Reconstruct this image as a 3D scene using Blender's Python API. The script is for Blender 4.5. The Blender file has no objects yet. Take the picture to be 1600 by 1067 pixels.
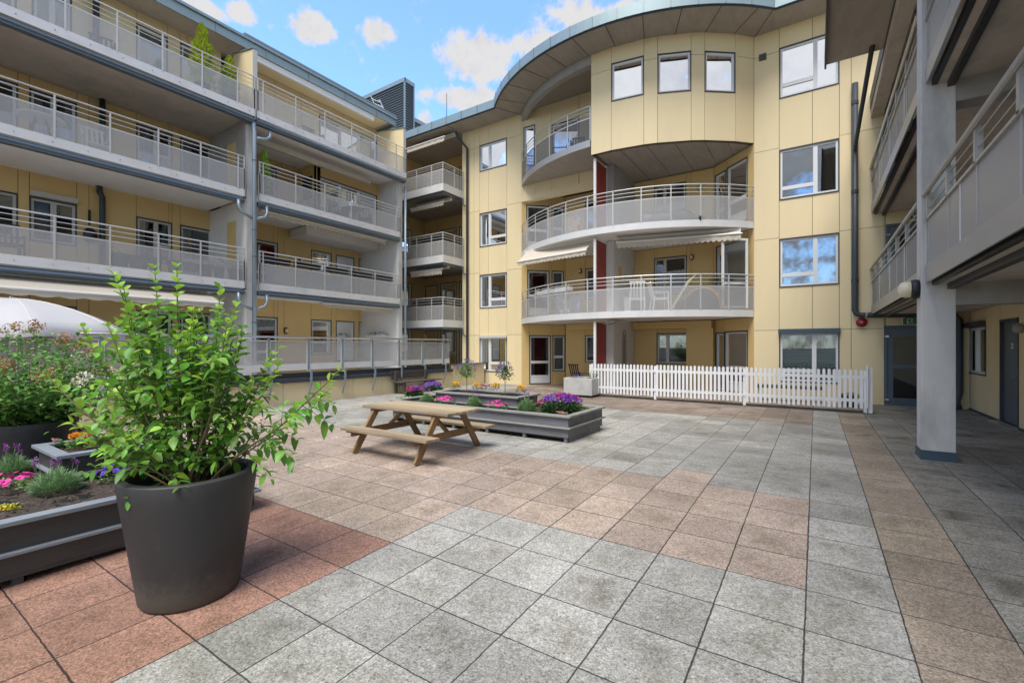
import bpy, math, random
from mathutils import Vector, Matrix
random.seed(7)
R = math.radians
sc = bpy.context.scene
col = sc.collection

# ------------------------------------------------------------------ camera, sky, sun, exposure
F = 717.0; YAW = .5848; H = 1.61; YH = 541.0
S_, C_ = math.sin(YAW), math.cos(YAW)
cd = bpy.data.cameras.new('camera'); cam = bpy.data.objects.new('camera', cd); col.objects.link(cam)
cam.location = (0, 0, H); cam.rotation_euler = (R(90), 0, YAW)
cd.sensor_width = 36; cd.lens = F/1600*36; cd.shift_x = 0; cd.shift_y = (YH-533.5)/1600
cd.clip_start = .05; cd.clip_end = 3000
sc.camera = cam

SUN = Vector((.07, -.52, 1.0)).normalized()      # direction towards the sun
sun_el = math.asin(SUN.z); sun_az = math.atan2(SUN.x, SUN.y)
w = bpy.data.worlds.new('World'); sc.world = w; w.use_nodes = True
nt = w.node_tree; N = nt.nodes; N.clear()
def nd(nt, t, **k):
    n = nt.nodes.new(t)
    for a, b in k.items():
        if a == 'ins':
            for i, v in b.items(): n.inputs[i].default_value = v
        else: setattr(n, a, b)
    return n
def mth(nt, op, a, b=None, c=None, clamp=False):
    n = nt.nodes.new('ShaderNodeMath'); n.operation = op; n.use_clamp = clamp
    for i, v in enumerate((a, b, c)):
        if v is None: continue
        if isinstance(v, (int, float)): n.inputs[i].default_value = v
        else: nt.links.new(v, n.inputs[i])
    return n.outputs[0]
out = nd(nt, 'ShaderNodeOutputWorld'); bg = nd(nt, 'ShaderNodeBackground')
sky = nd(nt, 'ShaderNodeTexSky'); sky.sky_type = 'NISHITA'; sky.sun_disc = False
sky.sun_elevation = sun_el; sky.sun_rotation = sun_az; sky.air_density = 1.0; sky.dust_density = .35; sky.ozone_density = 1.6
tc = nd(nt, 'ShaderNodeTexCoord'); nrm = nd(nt, 'ShaderNodeVectorMath', operation='NORMALIZE')
nt.links.new(tc.outputs['Generated'], nrm.inputs[0])
n1 = nd(nt, 'ShaderNodeTexNoise', ins={'Scale': 9.0, 'Detail': 9.0, 'Roughness': .62})
nt.links.new(nrm.outputs[0], n1.inputs['Vector'])
n2 = nd(nt, 'ShaderNodeTexNoise', ins={'Scale': 34.0, 'Detail': 8.0, 'Roughness': .6}); nt.links.new(nrm.outputs[0], n2.inputs['Vector'])
def pdir(px, py):
    a = px-800; v = Vector((-F*S_+a*C_, F*C_+a*S_, YH-py)); return v.normalized()
# cloud banks: centre direction, angular half width, half height, flat-base height below the centre
blobs = [((745, 88), .105, .050), ((850, 72), .085, .034), ((905, 22), .085, .036), ((985, 10), .05, .02), ((590, 48), .034, .026), ((486, 43), .040, .024), ((372, 20), .028, .020),
         ((318, 14), .05, .018), ((720, 155), .13, .026), ((665, 190), .04, .03)]
rest = [((-.9, -.5, .35), .8, .35), ((.2, -1, .5), .9, .6), ((.9, -.2, .5), .8, .5), ((-.1, -.2, 1), .7, .6), ((.9, .6, .5), .6, .4)]  # unseen cloud cover outside the view, added to whiten and brighten the ambient light
dens = None; under = None
sep = nd(nt, 'ShaderNodeSeparateXYZ'); nt.links.new(nrm.outputs[0], sep.inputs[0])
allb = [(pdir(*c), a, b) for c, a, b in blobs]+[(Vector(c).normalized(), a, b) for c, a, b in rest]
for c, a, b in allb:
    side = Vector((c.y, -c.x, 0)).normalized(); up = side.cross(c).normalized()
    def dot(v):
        d = nd(nt, 'ShaderNodeVectorMath', operation='DOT_PRODUCT'); d.inputs[1].default_value = v
        nt.links.new(nrm.outputs[0], d.inputs[0]); return d.outputs['Value']
    q1 = mth(nt, 'DIVIDE', dot(side), a); q2 = mth(nt, 'DIVIDE', dot(up), b)
    r2 = mth(nt, 'ADD', mth(nt, 'MULTIPLY', q1, q1), mth(nt, 'MULTIPLY', q2, q2))
    g = mth(nt, 'SUBTRACT', 1.0, mth(nt, 'SQRT', r2))
    ok = mth(nt, 'GREATER_THAN', dot(c), 0)
    g = mth(nt, 'MULTIPLY_ADD', ok, mth(nt, 'ADD', g, 5.0), -5.0)
    u = mth(nt, 'MULTIPLY', mth(nt, 'ADD', mth(nt, 'MULTIPLY', q2, .6), .45, clamp=True), mth(nt, 'GREATER_THAN', g, -.6))
    dens = g if dens is None else mth(nt, 'MAXIMUM', dens, g)
    under = u if under is None else mth(nt, 'MAXIMUM', under, u)
nz = mth(nt, 'ADD', mth(nt, 'MULTIPLY', mth(nt, 'SUBTRACT', n1.outputs['Fac'], .5), 2.8), mth(nt, 'MULTIPLY', mth(nt, 'SUBTRACT', n2.outputs['Fac'], .5), 2.2))
dn = mth(nt, 'ADD', mth(nt, 'MULTIPLY', dens, 1.55), mth(nt, 'MULTIPLY', nz, 1.15))
mr = nd(nt, 'ShaderNodeMapRange', interpolation_type='SMOOTHSTEP', ins={'From Min': .02, 'From Max': .75, 'To Min': 0., 'To Max': .97}); nt.links.new(dn, mr.inputs['Value'])
cr = nd(nt, 'ShaderNodeMix', data_type='RGBA'); cr.inputs['A'].default_value = (.76, .80, .90, 1); cr.inputs['B'].default_value = (1.42, 1.40, 1.38, 1)
lit = mth(nt, 'ADD', under, mth(nt, 'MULTIPLY', mth(nt, 'SUBTRACT', n2.outputs['Fac'], .5), 1.1), clamp=True)
nt.links.new(lit, cr.inputs['Factor'])
mx = nd(nt, 'ShaderNodeMix', data_type='RGBA')
skt = nd(nt, 'ShaderNodeMix', data_type='RGBA', blend_type='MULTIPLY'); skt.inputs['Factor'].default_value = 1; skt.inputs['B'].default_value = (.58, .69, .83, 1)
nt.links.new(sky.outputs[0], skt.inputs['A'])
nt.links.new(mr.outputs[0], mx.inputs['Factor']); nt.links.new(skt.outputs['Result'], mx.inputs['A']); nt.links.new(cr.outputs['Result'], mx.inputs['B'])
nt.links.new(mx.outputs['Result'], bg.inputs['Color']); bg.inputs['Strength'].default_value = .15
nt.links.new(bg.outputs[0], out.inputs[0])
sl = bpy.data.lights.new('sun', 'SUN'); sl.energy = 1.3; sl.angle = R(34); sl.color = (1, .955, .88)
so = bpy.data.objects.new('sun', sl); so.rotation_euler = SUN.to_track_quat('Z', 'Y').to_euler(); col.objects.link(so)
sc.view_settings.view_transform = 'Standard'; sc.view_settings.look = 'None'; sc.view_settings.gamma = 1
sc.view_settings.exposure = 1.9
sc.cycles.max_bounces = 8; sc.cycles.transparent_max_bounces = 24; sc.cycles.diffuse_bounces = 5

# ------------------------------------------------------------------ measuring helpers (metres; x right, y into the yard, z up)
def ray(px): a = px-800; return (-F*S_+a*C_, F*C_+a*S_)
def on_seg(px, P, Q):        # distance along the plan line P-Q met by the sight line, and metres per pixel there
    d = ray(px); ex, ey = Q[0]-P[0], Q[1]-P[1]; L = math.hypot(ex, ey); ex /= L; ey /= L
    det = d[0]*(-ey)+ex*d[1]
    t = (P[0]*(-ey)+ex*P[1])/det
    return ((d[0]*t-P[0])*ex+(d[1]*t-P[1])*ey, t)
CX, CY, RB = -5.93, 19.84, 5.64
def on_arc(px, rad=RB):
    d = ray(px); n = math.hypot(*d); dx, dy = d[0]/n, d[1]/n
    b = dx*CX+dy*CY; q = b*b-(CX*CX+CY*CY-rad*rad)
    s = b-math.sqrt(max(q, 0)); return (dx*s, dy*s, s/n)
def hz(t, py): return H+t*(YH-py)
def gz(y):                    # the paving falls gently towards the camera
    k = 5.73-y
    return -.028*max(0., k) if k < 9 else -.028*9

# ------------------------------------------------------------------ materials
def mat(name, base=(.5, .5, .5), rough=.6, metal=0., spec=.5, var=0., vscale=3., bump=0., bscale=40., stain=None, sscale=.8, sfac=.5, aniso=None, island=0., trans=0., alpha=None, sheen=0.):
    m = bpy.data.materials.new(name); m.use_nodes = True; nt = m.node_tree; N = nt.nodes
    p = N['Principled BSDF']; p.inputs['Roughness'].default_value = rough; p.inputs['Metallic'].default_value = metal
    p.inputs['Specular IOR Level'].default_value = spec
    p.inputs['Base Color'].default_value = (*base, 1)
    tc = nd(nt, 'ShaderNodeTexCoord'); mp = nd(nt, 'ShaderNodeMapping'); nt.links.new(tc.outputs['Object'], mp.inputs[0])
    if aniso: mp.inputs['Scale'].default_value = aniso
    cur = None
    if var or stain or island:
        rgb = nd(nt, 'ShaderNodeRGB'); rgb.outputs[0].default_value = (*base, 1); cur = rgb.outputs[0]
        if var:
            n = nd(nt, 'ShaderNodeTexNoise', ins={'Scale': vscale, 'Detail': 8., 'Roughness': .65}); nt.links.new(mp.outputs[0], n.inputs['Vector'])
            f = mth(nt, 'MULTIPLY_ADD', mth(nt, 'SUBTRACT', n.outputs['Fac'], .5), var*4, 1.0)
            vm = nd(nt, 'ShaderNodeVectorMath', operation='SCALE'); nt.links.new(cur, vm.inputs[0]); nt.links.new(f, vm.inputs['Scale']); cur = vm.outputs[0]
        if stain:
            n = nd(nt, 'ShaderNodeTexNoise', ins={'Scale': sscale, 'Detail': 6., 'Roughness': .6}); nt.links.new(mp.outputs[0], n.inputs['Vector'])
            r = nd(nt, 'ShaderNodeMapRange', ins={'From Min': .5, 'From Max': .72, 'To Max': sfac}); nt.links.new(n.outputs['Fac'], r.inputs['Value'])
            x = nd(nt, 'ShaderNodeMix', data_type='RGBA'); x.inputs['B'].default_value = (*stain, 1)
            nt.links.new(r.outputs[0], x.inputs['Factor']); nt.links.new(cur, x.inputs['A']); cur = x.outputs['Result']
        if island:
            g = nd(nt, 'ShaderNodeNewGeometry')
            hs = nd(nt, 'ShaderNodeHueSaturation')
            nt.links.new(mth(nt, 'MULTIPLY_ADD', mth(nt, 'SUBTRACT', g.outputs['Random Per Island'], .5), .05*island, .5), hs.inputs['Hue'])
            nt.links.new(mth(nt, 'MULTIPLY_ADD', mth(nt, 'SUBTRACT', mth(nt, 'FRACT', mth(nt, 'MULTIPLY', g.outputs['Random Per Island'], 17.3)), .5), 1.1*island, 1.), hs.inputs['Value'])
            nt.links.new(cur, hs.inputs['Color']); cur = hs.outputs[0]
        nt.links.new(cur, p.inputs['Base Color'])
    if bump:
        n = nd(nt, 'ShaderNodeTexNoise', ins={'Scale': bscale, 'Detail': 5.}); nt.links.new(mp.outputs[0], n.inputs['Vector'])
        b = nd(nt, 'ShaderNodeBump', ins={'Strength': bump, 'Distance': .02}); nt.links.new(n.outputs['Fac'], b.inputs['Height']); nt.links.new(b.outputs[0], p.inputs['Normal'])
    o = N['Material Output']
    if trans:
        tl = nd(nt, 'ShaderNodeBsdfTranslucent'); ms = nd(nt, 'ShaderNodeMixShader'); ms.inputs[0].default_value = trans
        if cur is not None: nt.links.new(cur, tl.inputs['Color'])
        else: tl.inputs['Color'].default_value = (*base, 1)
        nt.links.new(p.outputs[0], ms.inputs[1]); nt.links.new(tl.outputs[0], ms.inputs[2]); nt.links.new(ms.outputs[0], o.inputs[0])
    return m
def perforated(name, base, cover, metal=0., rough=.5, pitch=None):
    m = mat(name, base, rough, metal); nt = m.node_tree; p = nt.nodes['Principled BSDF']; o = nt.nodes['Material Output']
    tr = nd(nt, 'ShaderNodeBsdfTransparent'); ms = nd(nt, 'ShaderNodeMixShader'); ms.inputs[0].default_value = cover
    if pitch:   # round holes in rows
        tc = nd(nt, 'ShaderNodeTexCoord'); sp = nd(nt, 'ShaderNodeSeparateXYZ'); nt.links.new(tc.outputs['Object'], sp.inputs[0])
        hx = mth(nt, 'ADD', sp.outputs[0], sp.outputs[1])
        a = mth(nt, 'SINE', mth(nt, 'MULTIPLY', mth(nt, 'ADD', hx, sp.outputs[2]), 2*math.pi/pitch))
        b = mth(nt, 'SINE', mth(nt, 'MULTIPLY', mth(nt, 'SUBTRACT', hx, sp.outputs[2]), 2*math.pi/pitch))
        nt.links.new(mth(nt, 'LESS_THAN', mth(nt, 'MULTIPLY', a, b), (cover-.5)*1.3+.12), ms.inputs[0])
    nt.links.new(tr.outputs[0], ms.inputs[1]); nt.links.new(p.outputs[0], ms.inputs[2]); nt.links.new(ms.outputs[0], o.inputs[0])
    return m
def glass(name, tint=(.80, .84, .86), ior=1.75):
    m = bpy.data.materials.new(name); m.use_nodes = True; nt = m.node_tree; nt.nodes.clear()
    o = nd(nt, 'ShaderNodeOutputMaterial'); tr = nd(nt, 'ShaderNodeBsdfTransparent'); tr.inputs[0].default_value = (*tint, 1)
    gl = nd(nt, 'ShaderNodeBsdfGlossy'); gl.inputs['Roughness'].default_value = .01; gl.inputs[0].default_value = (.95, .97, 1, 1)
    fr = nd(nt, 'ShaderNodeFresnel'); fr.inputs[0].default_value = ior
    n = nd(nt, 'ShaderNodeTexNoise', ins={'Scale': .9, 'Detail': 1.}); tc = nd(nt, 'ShaderNodeTexCoord'); nt.links.new(tc.outputs['Object'], n.inputs['Vector'])
    b = nd(nt, 'ShaderNodeBump', ins={'Strength': .04, 'Distance': .05}); nt.links.new(n.outputs['Fac'], b.inputs['Height']); nt.links.new(b.outputs[0], gl.inputs['Normal'])
    ms = nd(nt, 'ShaderNodeMixShader')
    for a, bb in ((fr.outputs[0], ms.inputs[0]), (tr.outputs[0], ms.inputs[1]), (gl.outputs[0], ms.inputs[2]), (ms.outputs[0], o.inputs[0])): nt.links.new(a, bb)
    return m
M = {}
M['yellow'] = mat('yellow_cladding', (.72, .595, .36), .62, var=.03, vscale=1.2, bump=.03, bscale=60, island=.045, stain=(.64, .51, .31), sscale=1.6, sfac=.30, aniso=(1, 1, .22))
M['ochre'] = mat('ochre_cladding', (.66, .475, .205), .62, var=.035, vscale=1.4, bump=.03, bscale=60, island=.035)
M['joint'] = mat('cladding_joint', (.09, .07, .05), .8)
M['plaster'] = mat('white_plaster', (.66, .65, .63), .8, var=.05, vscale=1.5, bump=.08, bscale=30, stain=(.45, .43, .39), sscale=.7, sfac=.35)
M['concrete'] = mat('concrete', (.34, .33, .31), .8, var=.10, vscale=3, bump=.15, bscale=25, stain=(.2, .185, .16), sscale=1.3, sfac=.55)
M['column'] = mat('column_concrete', (.60, .585, .55), .75, var=.07, vscale=6, bump=.2, bscale=30, stain=(.28, .27, .255), sscale=2.2, sfac=.6, aniso=(1, 1, .35))
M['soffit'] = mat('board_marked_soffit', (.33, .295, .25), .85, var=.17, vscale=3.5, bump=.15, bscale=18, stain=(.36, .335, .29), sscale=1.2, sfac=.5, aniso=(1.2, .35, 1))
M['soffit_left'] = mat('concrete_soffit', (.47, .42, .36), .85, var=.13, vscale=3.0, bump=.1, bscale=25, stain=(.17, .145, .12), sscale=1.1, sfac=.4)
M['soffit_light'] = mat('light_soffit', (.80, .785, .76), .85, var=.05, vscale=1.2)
M['band'] = mat('galvanised_band', (.68, .68, .675), .5, .15, var=.03, vscale=2.0, stain=(.42, .42, .42), sscale=1.5, sfac=.3)
M['bandg'] = mat('grey_steel_band', (.40, .40, .39), .42, .55, var=.05, vscale=3.0)
M['rail'] = mat('pale_painted_rail', (.55, .55, .545), .4, .25)
M['railg'] = mat('grey_steel_rail', (.42, .42, .41), .38, .6)
M['mesh'] = perforated('pale_perforated_sheet', (.50, .505, .51), .38, .1)
M['meshg'] = perforated('grey_perforated_sheet', (.42, .42, .41), .55, .35)
M['meshn'] = perforated('near_perforated_sheet', (.46, .465, .475), .70, .45, .4)
M['smoke'] = perforated('smoked_guard_sheet', (.10, .10, .10), .45, 0., .15)
M['zinc'] = mat('zinc_flashing', (.26, .33, .35), .42, .55, var=.06, vscale=2.0, stain=(.25, .33, .34), sscale=2.5, sfac=.5)
M['gutter'] = mat('blue_grey_gutter', (.13, .17, .21), .35, .5, var=.06, vscale=4)
M['pipe'] = mat('slate_pipe', (.045, .055, .068), .5, .1, var=.05)
M['pipel'] = mat('pale_blue_pipe', (.27, .33, .38), .4, .4, var=.06)
M['louver'] = mat('louvre_metal', (.20, .25, .28), .45, .5)
M['frame'] = mat('white_window_frame', (.66, .67, .67), .38, var=.015)
M['frameg'] = mat('putty_window_frame', (.52, .50, .46), .42, var=.015)
M['trim'] = mat('dark_window_trim', (.055, .055, .06), .5)
M['glass'] = glass('window_glass')
M['glassc'] = glass('coated_window_glass', (.62, .70, .74), 2.7)
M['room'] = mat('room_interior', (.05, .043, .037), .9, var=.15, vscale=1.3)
M['curtain'] = mat('curtain_cloth', (.60, .62, .58), .9, var=.06, vscale=6, trans=.25)
M['curtaing'] = mat('green_curtain_cloth', (.17, .23, .21), .9, var=.08, vscale=8)
M['teal'] = mat('teal_curtain_cloth', (.01, .14, .18), .9, var=.08, vscale=8)
M['blind'] = mat('pleated_blind', (.45, .55, .48), .9)
M['red'] = mat('red_divider_paint', (.27, .028, .018), .45, var=.05)
M['awning'] = mat('cream_awning_cloth', (.56, .50, .405), .85, var=.04, vscale=4, trans=.12)
M['awnw'] = mat('white_awning_box', (.68, .67, .64), .5)
M['white'] = mat('white_paint', (.74, .745, .76), .45, var=.03, vscale=6, stain=(.55, .54, .50), sscale=5, sfac=.5, aniso=(1, 1, .4))
M['umb'] = mat('white_umbrella_cloth', (.50, .50, .515), .9, var=.015, trans=.12)
M['door'] = mat('grey_blue_door', (.095, .12, .145), .45, var=.04)
M['dkmetal'] = mat('dark_metal', (.02, .02, .022), .4, .3)
M['black'] = mat('black_plastic', (.012, .012, .013), .45)
M['chrome'] = mat('brushed_steel', (.6, .6, .6), .25, 1.)
M['lampw'] = mat('cream_lamp_glass', (.70, .62, .44), .3)
M['bell'] = mat('red_alarm_shell', (.30, .008, .012), .35)
M['signg'] = mat('exit_sign_green', (.0, .17, .075), .4)
M['slate'] = mat('blue_grey_flashing', (.055, .085, .115), .45, .2, var=.04)
def scuffed_pot():
    nt = M['pot'].node_tree; p = nt.nodes['Principled BSDF']; src = p.inputs['Base Color'].links[0].from_socket
    tc = nd(nt, 'ShaderNodeTexCoord'); sp = nd(nt, 'ShaderNodeSeparateXYZ'); nt.links.new(tc.outputs['Object'], sp.inputs[0])
    n = nd(nt, 'ShaderNodeTexNoise', ins={'Scale': 9., 'Detail': 9., 'Roughness': .75}); nt.links.new(tc.outputs['Object'], n.inputs['Vector'])
    lo = nd(nt, 'ShaderNodeMapRange', ins={'From Min': .30, 'From Max': .0, 'To Min': 0., 'To Max': .5}); nt.links.new(sp.outputs[2], lo.inputs['Value'])
    f = mth(nt, 'MULTIPLY', mth(nt, 'SUBTRACT', mth(nt, 'ADD', n.outputs['Fac'], lo.outputs[0]), .58), 3.2, clamp=True)
    s2 = nd(nt, 'ShaderNodeTexNoise', ins={'Scale': 220., 'Detail': 2.}); nt.links.new(tc.outputs['Object'], s2.inputs['Vector'])
    f = mth(nt, 'ADD', mth(nt, 'MULTIPLY', f, .75), mth(nt, 'MULTIPLY', mth(nt, 'GREATER_THAN', s2.outputs['Fac'], .70), .35), clamp=True)
    x = nd(nt, 'ShaderNodeMix', data_type='RGBA'); x.inputs['B'].default_value = (.085, .076, .062, 1)
    nt.links.new(f, x.inputs['Factor']); nt.links.new(src, x.inputs['A']); nt.links.new(x.outputs['Result'], p.inputs['Base Color'])
def wood(name, base, dark, rough=.65, sc_=(1, 1, 1), island=.12, bump=.25):
    m = mat(name, base, rough, var=.09, vscale=7, stain=dark, sscale=3.2, sfac=.7, aniso=sc_, island=island, bump=bump, bscale=30); return m
M['picnic'] = wood('brown_table_wood', (.31, .18, .105), (.16, .085, .045), sc_=(.35, 3, 3), island=.3)
M['picleg'] = wood('stained_leg_wood', (.27, .165, .075), (.15, .085, .035), sc_=(2, 2, .6), island=.25)
M['picktop'] = wood('weathered_table_top', (.37, .285, .18), (.20, .145, .085), sc_=(.35, 4, 3), island=.6)
M['plank'] = wood('slate_stained_wood', (.15, .15, .165), (.085, .083, .088), sc_=(.5, 2, 3))
M['plankdk'] = wood('dark_stained_wood', (.060, .056, .052), (.03, .027, .025), sc_=(2, .5, 3))
M['rim'] = wood('weathered_rim_wood', (.27, .265, .25), (.13, .135, .11), sc_=(.5, 2, 3))
M['rimb'] = wood('blue_grey_rim_wood', (.21, .235, .26), (.10, .11, .12), sc_=(2, .5, 3))
M['bench'] = wood('dark_bench_wood', (.075, .062, .058), (.04, .032, .03), sc_=(2, .5, 3))
M['pot'] = mat('anthracite_pot', (.030, .029, .030), .55, var=.06, vscale=5, bump=.12, bscale=180, stain=(.048, .045, .039), sscale=3, sfac=.5)
scuffed_pot()
M['soil'] = mat('dark_soil', (.045, .032, .024), .95, var=.3, vscale=30, bump=1.0, bscale=60, stain=(.12, .095, .07), sscale=28, sfac=.8)
M['planterc'] = mat('pale_concrete_planter', (.44, .44, .43), .8, var=.09, vscale=5, bump=.2, bscale=40, stain=(.30, .295, .28), sscale=3, sfac=.6)
M['bark'] = mat('shrub_bark', (.16, .115, .06), .8, var=.15, vscale=20)
M['barkg'] = mat('green_twig', (.13, .13, .04), .7, var=.15, vscale=20)
M['leaf'] = mat('shrub_leaf', (.17, .37, .055), .42, island=.8, trans=.42)
M['leafy'] = mat('young_shrub_leaf', (.32, .54, .06), .42, island=.5, trans=.38)
M['leafh'] = mat('hydrangea_leaf', (.13, .29, .055), .5, island=.8, trans=.25)
M['leafd'] = mat('dark_leaf', (.05, .125, .03), .5, island=.8, trans=.2)
M['leafl'] = mat('lavender_leaf', (.21, .34, .15), .6, island=.7, trans=.2)
M['conif'] = mat('golden_conifer_leaf', (.36, .44, .03), .6, island=.7, trans=.2)
for k, c in dict(purple=(.20, .045, .42), violet=(.075, .02, .35), pink=(.70, .05, .32), magenta=(.50, .02, .17), redf=(.42, .012, .03), orange=(.80, .31, .012), yellowf=(.85, .46, .015), cream=(.75, .69, .52), tan=(.38, .20, .09), palepink=(.70, .30, .33), lilac=(.24, .14, .42), whitef=(.75, .76, .68), lav=(.25, .06, .28)).items():
    M[k] = mat(k+'_petal', c, .6, island=.45, trans=.22)

# ------------------------------------------------------------------ mesh helper
OFF = {}
def off(o): return OFF.get(o.name, Vector((0, 0, 0))) if o else Vector((0, 0, 0))
class MB:
    def __init__(s): s.v = []; s.f = []; s.m = []
    def add(s, vs, fs, mi=0):
        n = len(s.v); s.v += [tuple(p) for p in vs]; s.f += [tuple(i+n for i in f) for f in fs]; s.m += [mi]*len(fs)
    def box(s, x0, x1, y0, y1, z0, z1, mi=0):
        s.add([(x0, y0, z0), (x1, y0, z0), (x1, y1, z0), (x0, y1, z0), (x0, y0, z1), (x1, y0, z1), (x1, y1, z1), (x0, y1, z1)],
              [(0, 3, 2, 1), (4, 5, 6, 7), (0, 1, 5, 4), (1, 2, 6, 5), (2, 3, 7, 6), (3, 0, 4, 7)], mi); return s
    def obox(s, o, u, n, a0, a1, b0, b1, z0, z1, mi=0):   # plan frame: origin o, along u, outward n
        P = lambda a, b, z: (o[0]+u[0]*a+n[0]*b, o[1]+u[1]*a+n[1]*b, z)
        vs = [P(a0, b0, z0), P(a1, b0, z0), P(a1, b1, z0), P(a0, b1, z0), P(a0, b0, z1), P(a1, b0, z1), P(a1, b1, z1), P(a0, b1, z1)]
        s.add(vs, [(0, 3, 2, 1), (4, 5, 6, 7), (0, 1, 5, 4), (1, 2, 6, 5), (2, 3, 7, 6), (3, 0, 4, 7)], mi); return s
    def beam(s, p, q, w_, h_, mi=0, up=(0, 0, 1)):         # rectangular bar from p to q
        p = Vector(p); q = Vector(q); d = (q-p).normalized(); upv = Vector(up)
        if abs(d.dot(upv)) > .98: upv = Vector((0, 1, 0))
        a = d.cross(upv).normalized()*w_/2; b = a.cross(d).normalized()*h_/2
        vs = [p-a-b, p+a-b, p+a+b, p-a+b, q-a-b, q+a-b, q+a+b, q-a+b]
        s.add(vs, [(0, 1, 2, 3), (7, 6, 5, 4), (0, 4, 5, 1), (1, 5, 6, 2), (2, 6, 7, 3), (3, 7, 4, 0)], mi); return s
    def tube(s, pts, r, n=8, mi=0, cap=True):
        pts = [Vector(p) for p in pts]; rr = r if isinstance(r, (list, tuple)) else [r]*len(pts)
        base = len(s.v); pa = None
        for i, p in enumerate(pts):
            d = (pts[min(i+1, len(pts)-1)]-pts[max(i-1, 0)])
            d = d.normalized() if d.length > 1e-9 else Vector((0, 0, 1))
            if pa is None: a = d.cross(Vector((0, 0, 1)) if abs(d.z) < .9 else Vector((1, 0, 0))).normalized()
            else: a = (pa-d*pa.dot(d)).normalized()
            pa = a; b = d.cross(a)
            for k in range(n):
                t = 2*math.pi*k/n; s.v.append(tuple(p+(a*math.cos(t)+b*math.sin(t))*rr[i]))
        for i in range(len(pts)-1):
            for k in range(n):
                k2 = (k+1) % n; s.f.append((base+i*n+k, base+i*n+k2, base+(i+1)*n+k2, base+(i+1)*n+k)); s.m.append(mi)
        if cap:
            s.f.append(tuple(base+k for k in reversed(range(n)))); s.f.append(tuple(base+(len(pts)-1)*n+k for k in range(n))); s.m += [mi, mi]
        return s
    def prism(s, poly, z0, z1, mi=0):
        n = len(poly)
        s.add([(x, y, z0) for x, y in poly]+[(x, y, z1) for x, y in poly],
              [tuple(reversed(range(n))), tuple(range(n, 2*n))]+[(i, (i+1) % n, n+(i+1) % n, n+i) for i in range(n)], mi); return s
    def sheet(s, pts, z0, z1, th=.006, mi=0):              # vertical sheet following plan points
        n = len(pts); q = []
        for i, (x, y) in enumerate(pts):
            a = pts[max(i-1, 0)]; b = pts[min(i+1, n-1)]; L = math.hypot(b[0]-a[0], b[1]-a[1]) or 1
            q.append((-(b[1]-a[1])/L*th, (b[0]-a[0])/L*th))
        vs = []
        for (x, y), (nx, ny) in zip(pts, q): vs += [(x, y, z0), (x, y, z1), (x+nx, y+ny, z1), (x+nx, y+ny, z0)]
        fs = []
        for i in range(n-1):
            o = 4*i
            for a, b in ((0, 1), (1, 2), (2, 3), (3, 0)): fs.append((o+a, o+b, o+4+b, o+4+a))
        fs += [(0, 3, 2, 1), (4*n-4, 4*n-3, 4*n-2, 4*n-1)]
        s.add(vs, fs, mi); return s
    def lathe(s, c, prof, n=32, mi=0, sx=1, sy=1):
        b = len(s.v)
        for r, z in prof:
            for k in range(n):
                t = 2*math.pi*k/n; s.v.append((c[0]+r*math.cos(t)*sx, c[1]+r*math.sin(t)*sy, c[2]+z))
        for i in range(len(prof)-1):
            for k in range(n):
                k2 = (k+1) % n; s.f.append((b+i*n+k, b+i*n+k2, b+(i+1)*n+k2, b+(i+1)*n+k)); s.m.append(mi)
        return s
    def build(s, name, m, parent=None, smooth=False, bevel=0, label=None):
        if not s.v: return None
        o = off(parent); me = bpy.data.meshes.new(name)
        me.from_pydata([(x-o.x, y-o.y, z-o.z) for x, y, z in s.v], [], s.f)
        for mm in (m if isinstance(m, (list, tuple)) else [m]): me.materials.append(M[mm] if isinstance(mm, str) else mm)
        me.polygons.foreach_set('material_index', s.m)
        if smooth: me.polygons.foreach_set('use_smooth', [True]*len(s.f))
        me.update()
        ob = bpy.data.objects.new(name, me); col.objects.link(ob)
        if parent: ob.parent = parent; OFF[ob.name] = o
        if bevel:
            b = ob.modifiers.new('bevel', 'BEVEL'); b.width = bevel; b.segments = 2; b.limit_method = 'ANGLE'; b.angle_limit = R(40)
        if label: ob['label'] = label
        return ob
def tag(o, label, cat, group=None):
    o['label'] = label; o['category'] = cat
    if group: o['group'] = group
    return o
def thing(name, loc, label, cat, group=None):
    e = bpy.data.objects.new(name, None); e.location = loc; e.empty_display_size = .1; col.objects.link(e)
    OFF[e.name] = Vector(loc); return tag(e, label, cat, group)
def struct(o): o['kind'] = 'structure'; return o
def solo(mb, name, m, loc, label, cat, group=None, **k):   # a thing that is one mesh, origin at its base
    OFF['_t'] = Vector(loc)
    class Q: name = '_t'
    me = bpy.data.meshes.new(name); me.from_pydata([(x-loc[0], y-loc[1], z-loc[2]) for x, y, z in mb.v], [], mb.f)
    for mm in (m if isinstance(m, (list, tuple)) else [m]): me.materials.append(M[mm])
    me.polygons.foreach_set('material_index', mb.m)
    if k.get('smooth'): me.polygons.foreach_set('use_smooth', [True]*len(mb.f))
    ob = bpy.data.objects.new(name, me); ob.location = loc; col.objects.link(ob); OFF[ob.name] = Vector(loc)
    return tag(ob, label, cat, group)

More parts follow.
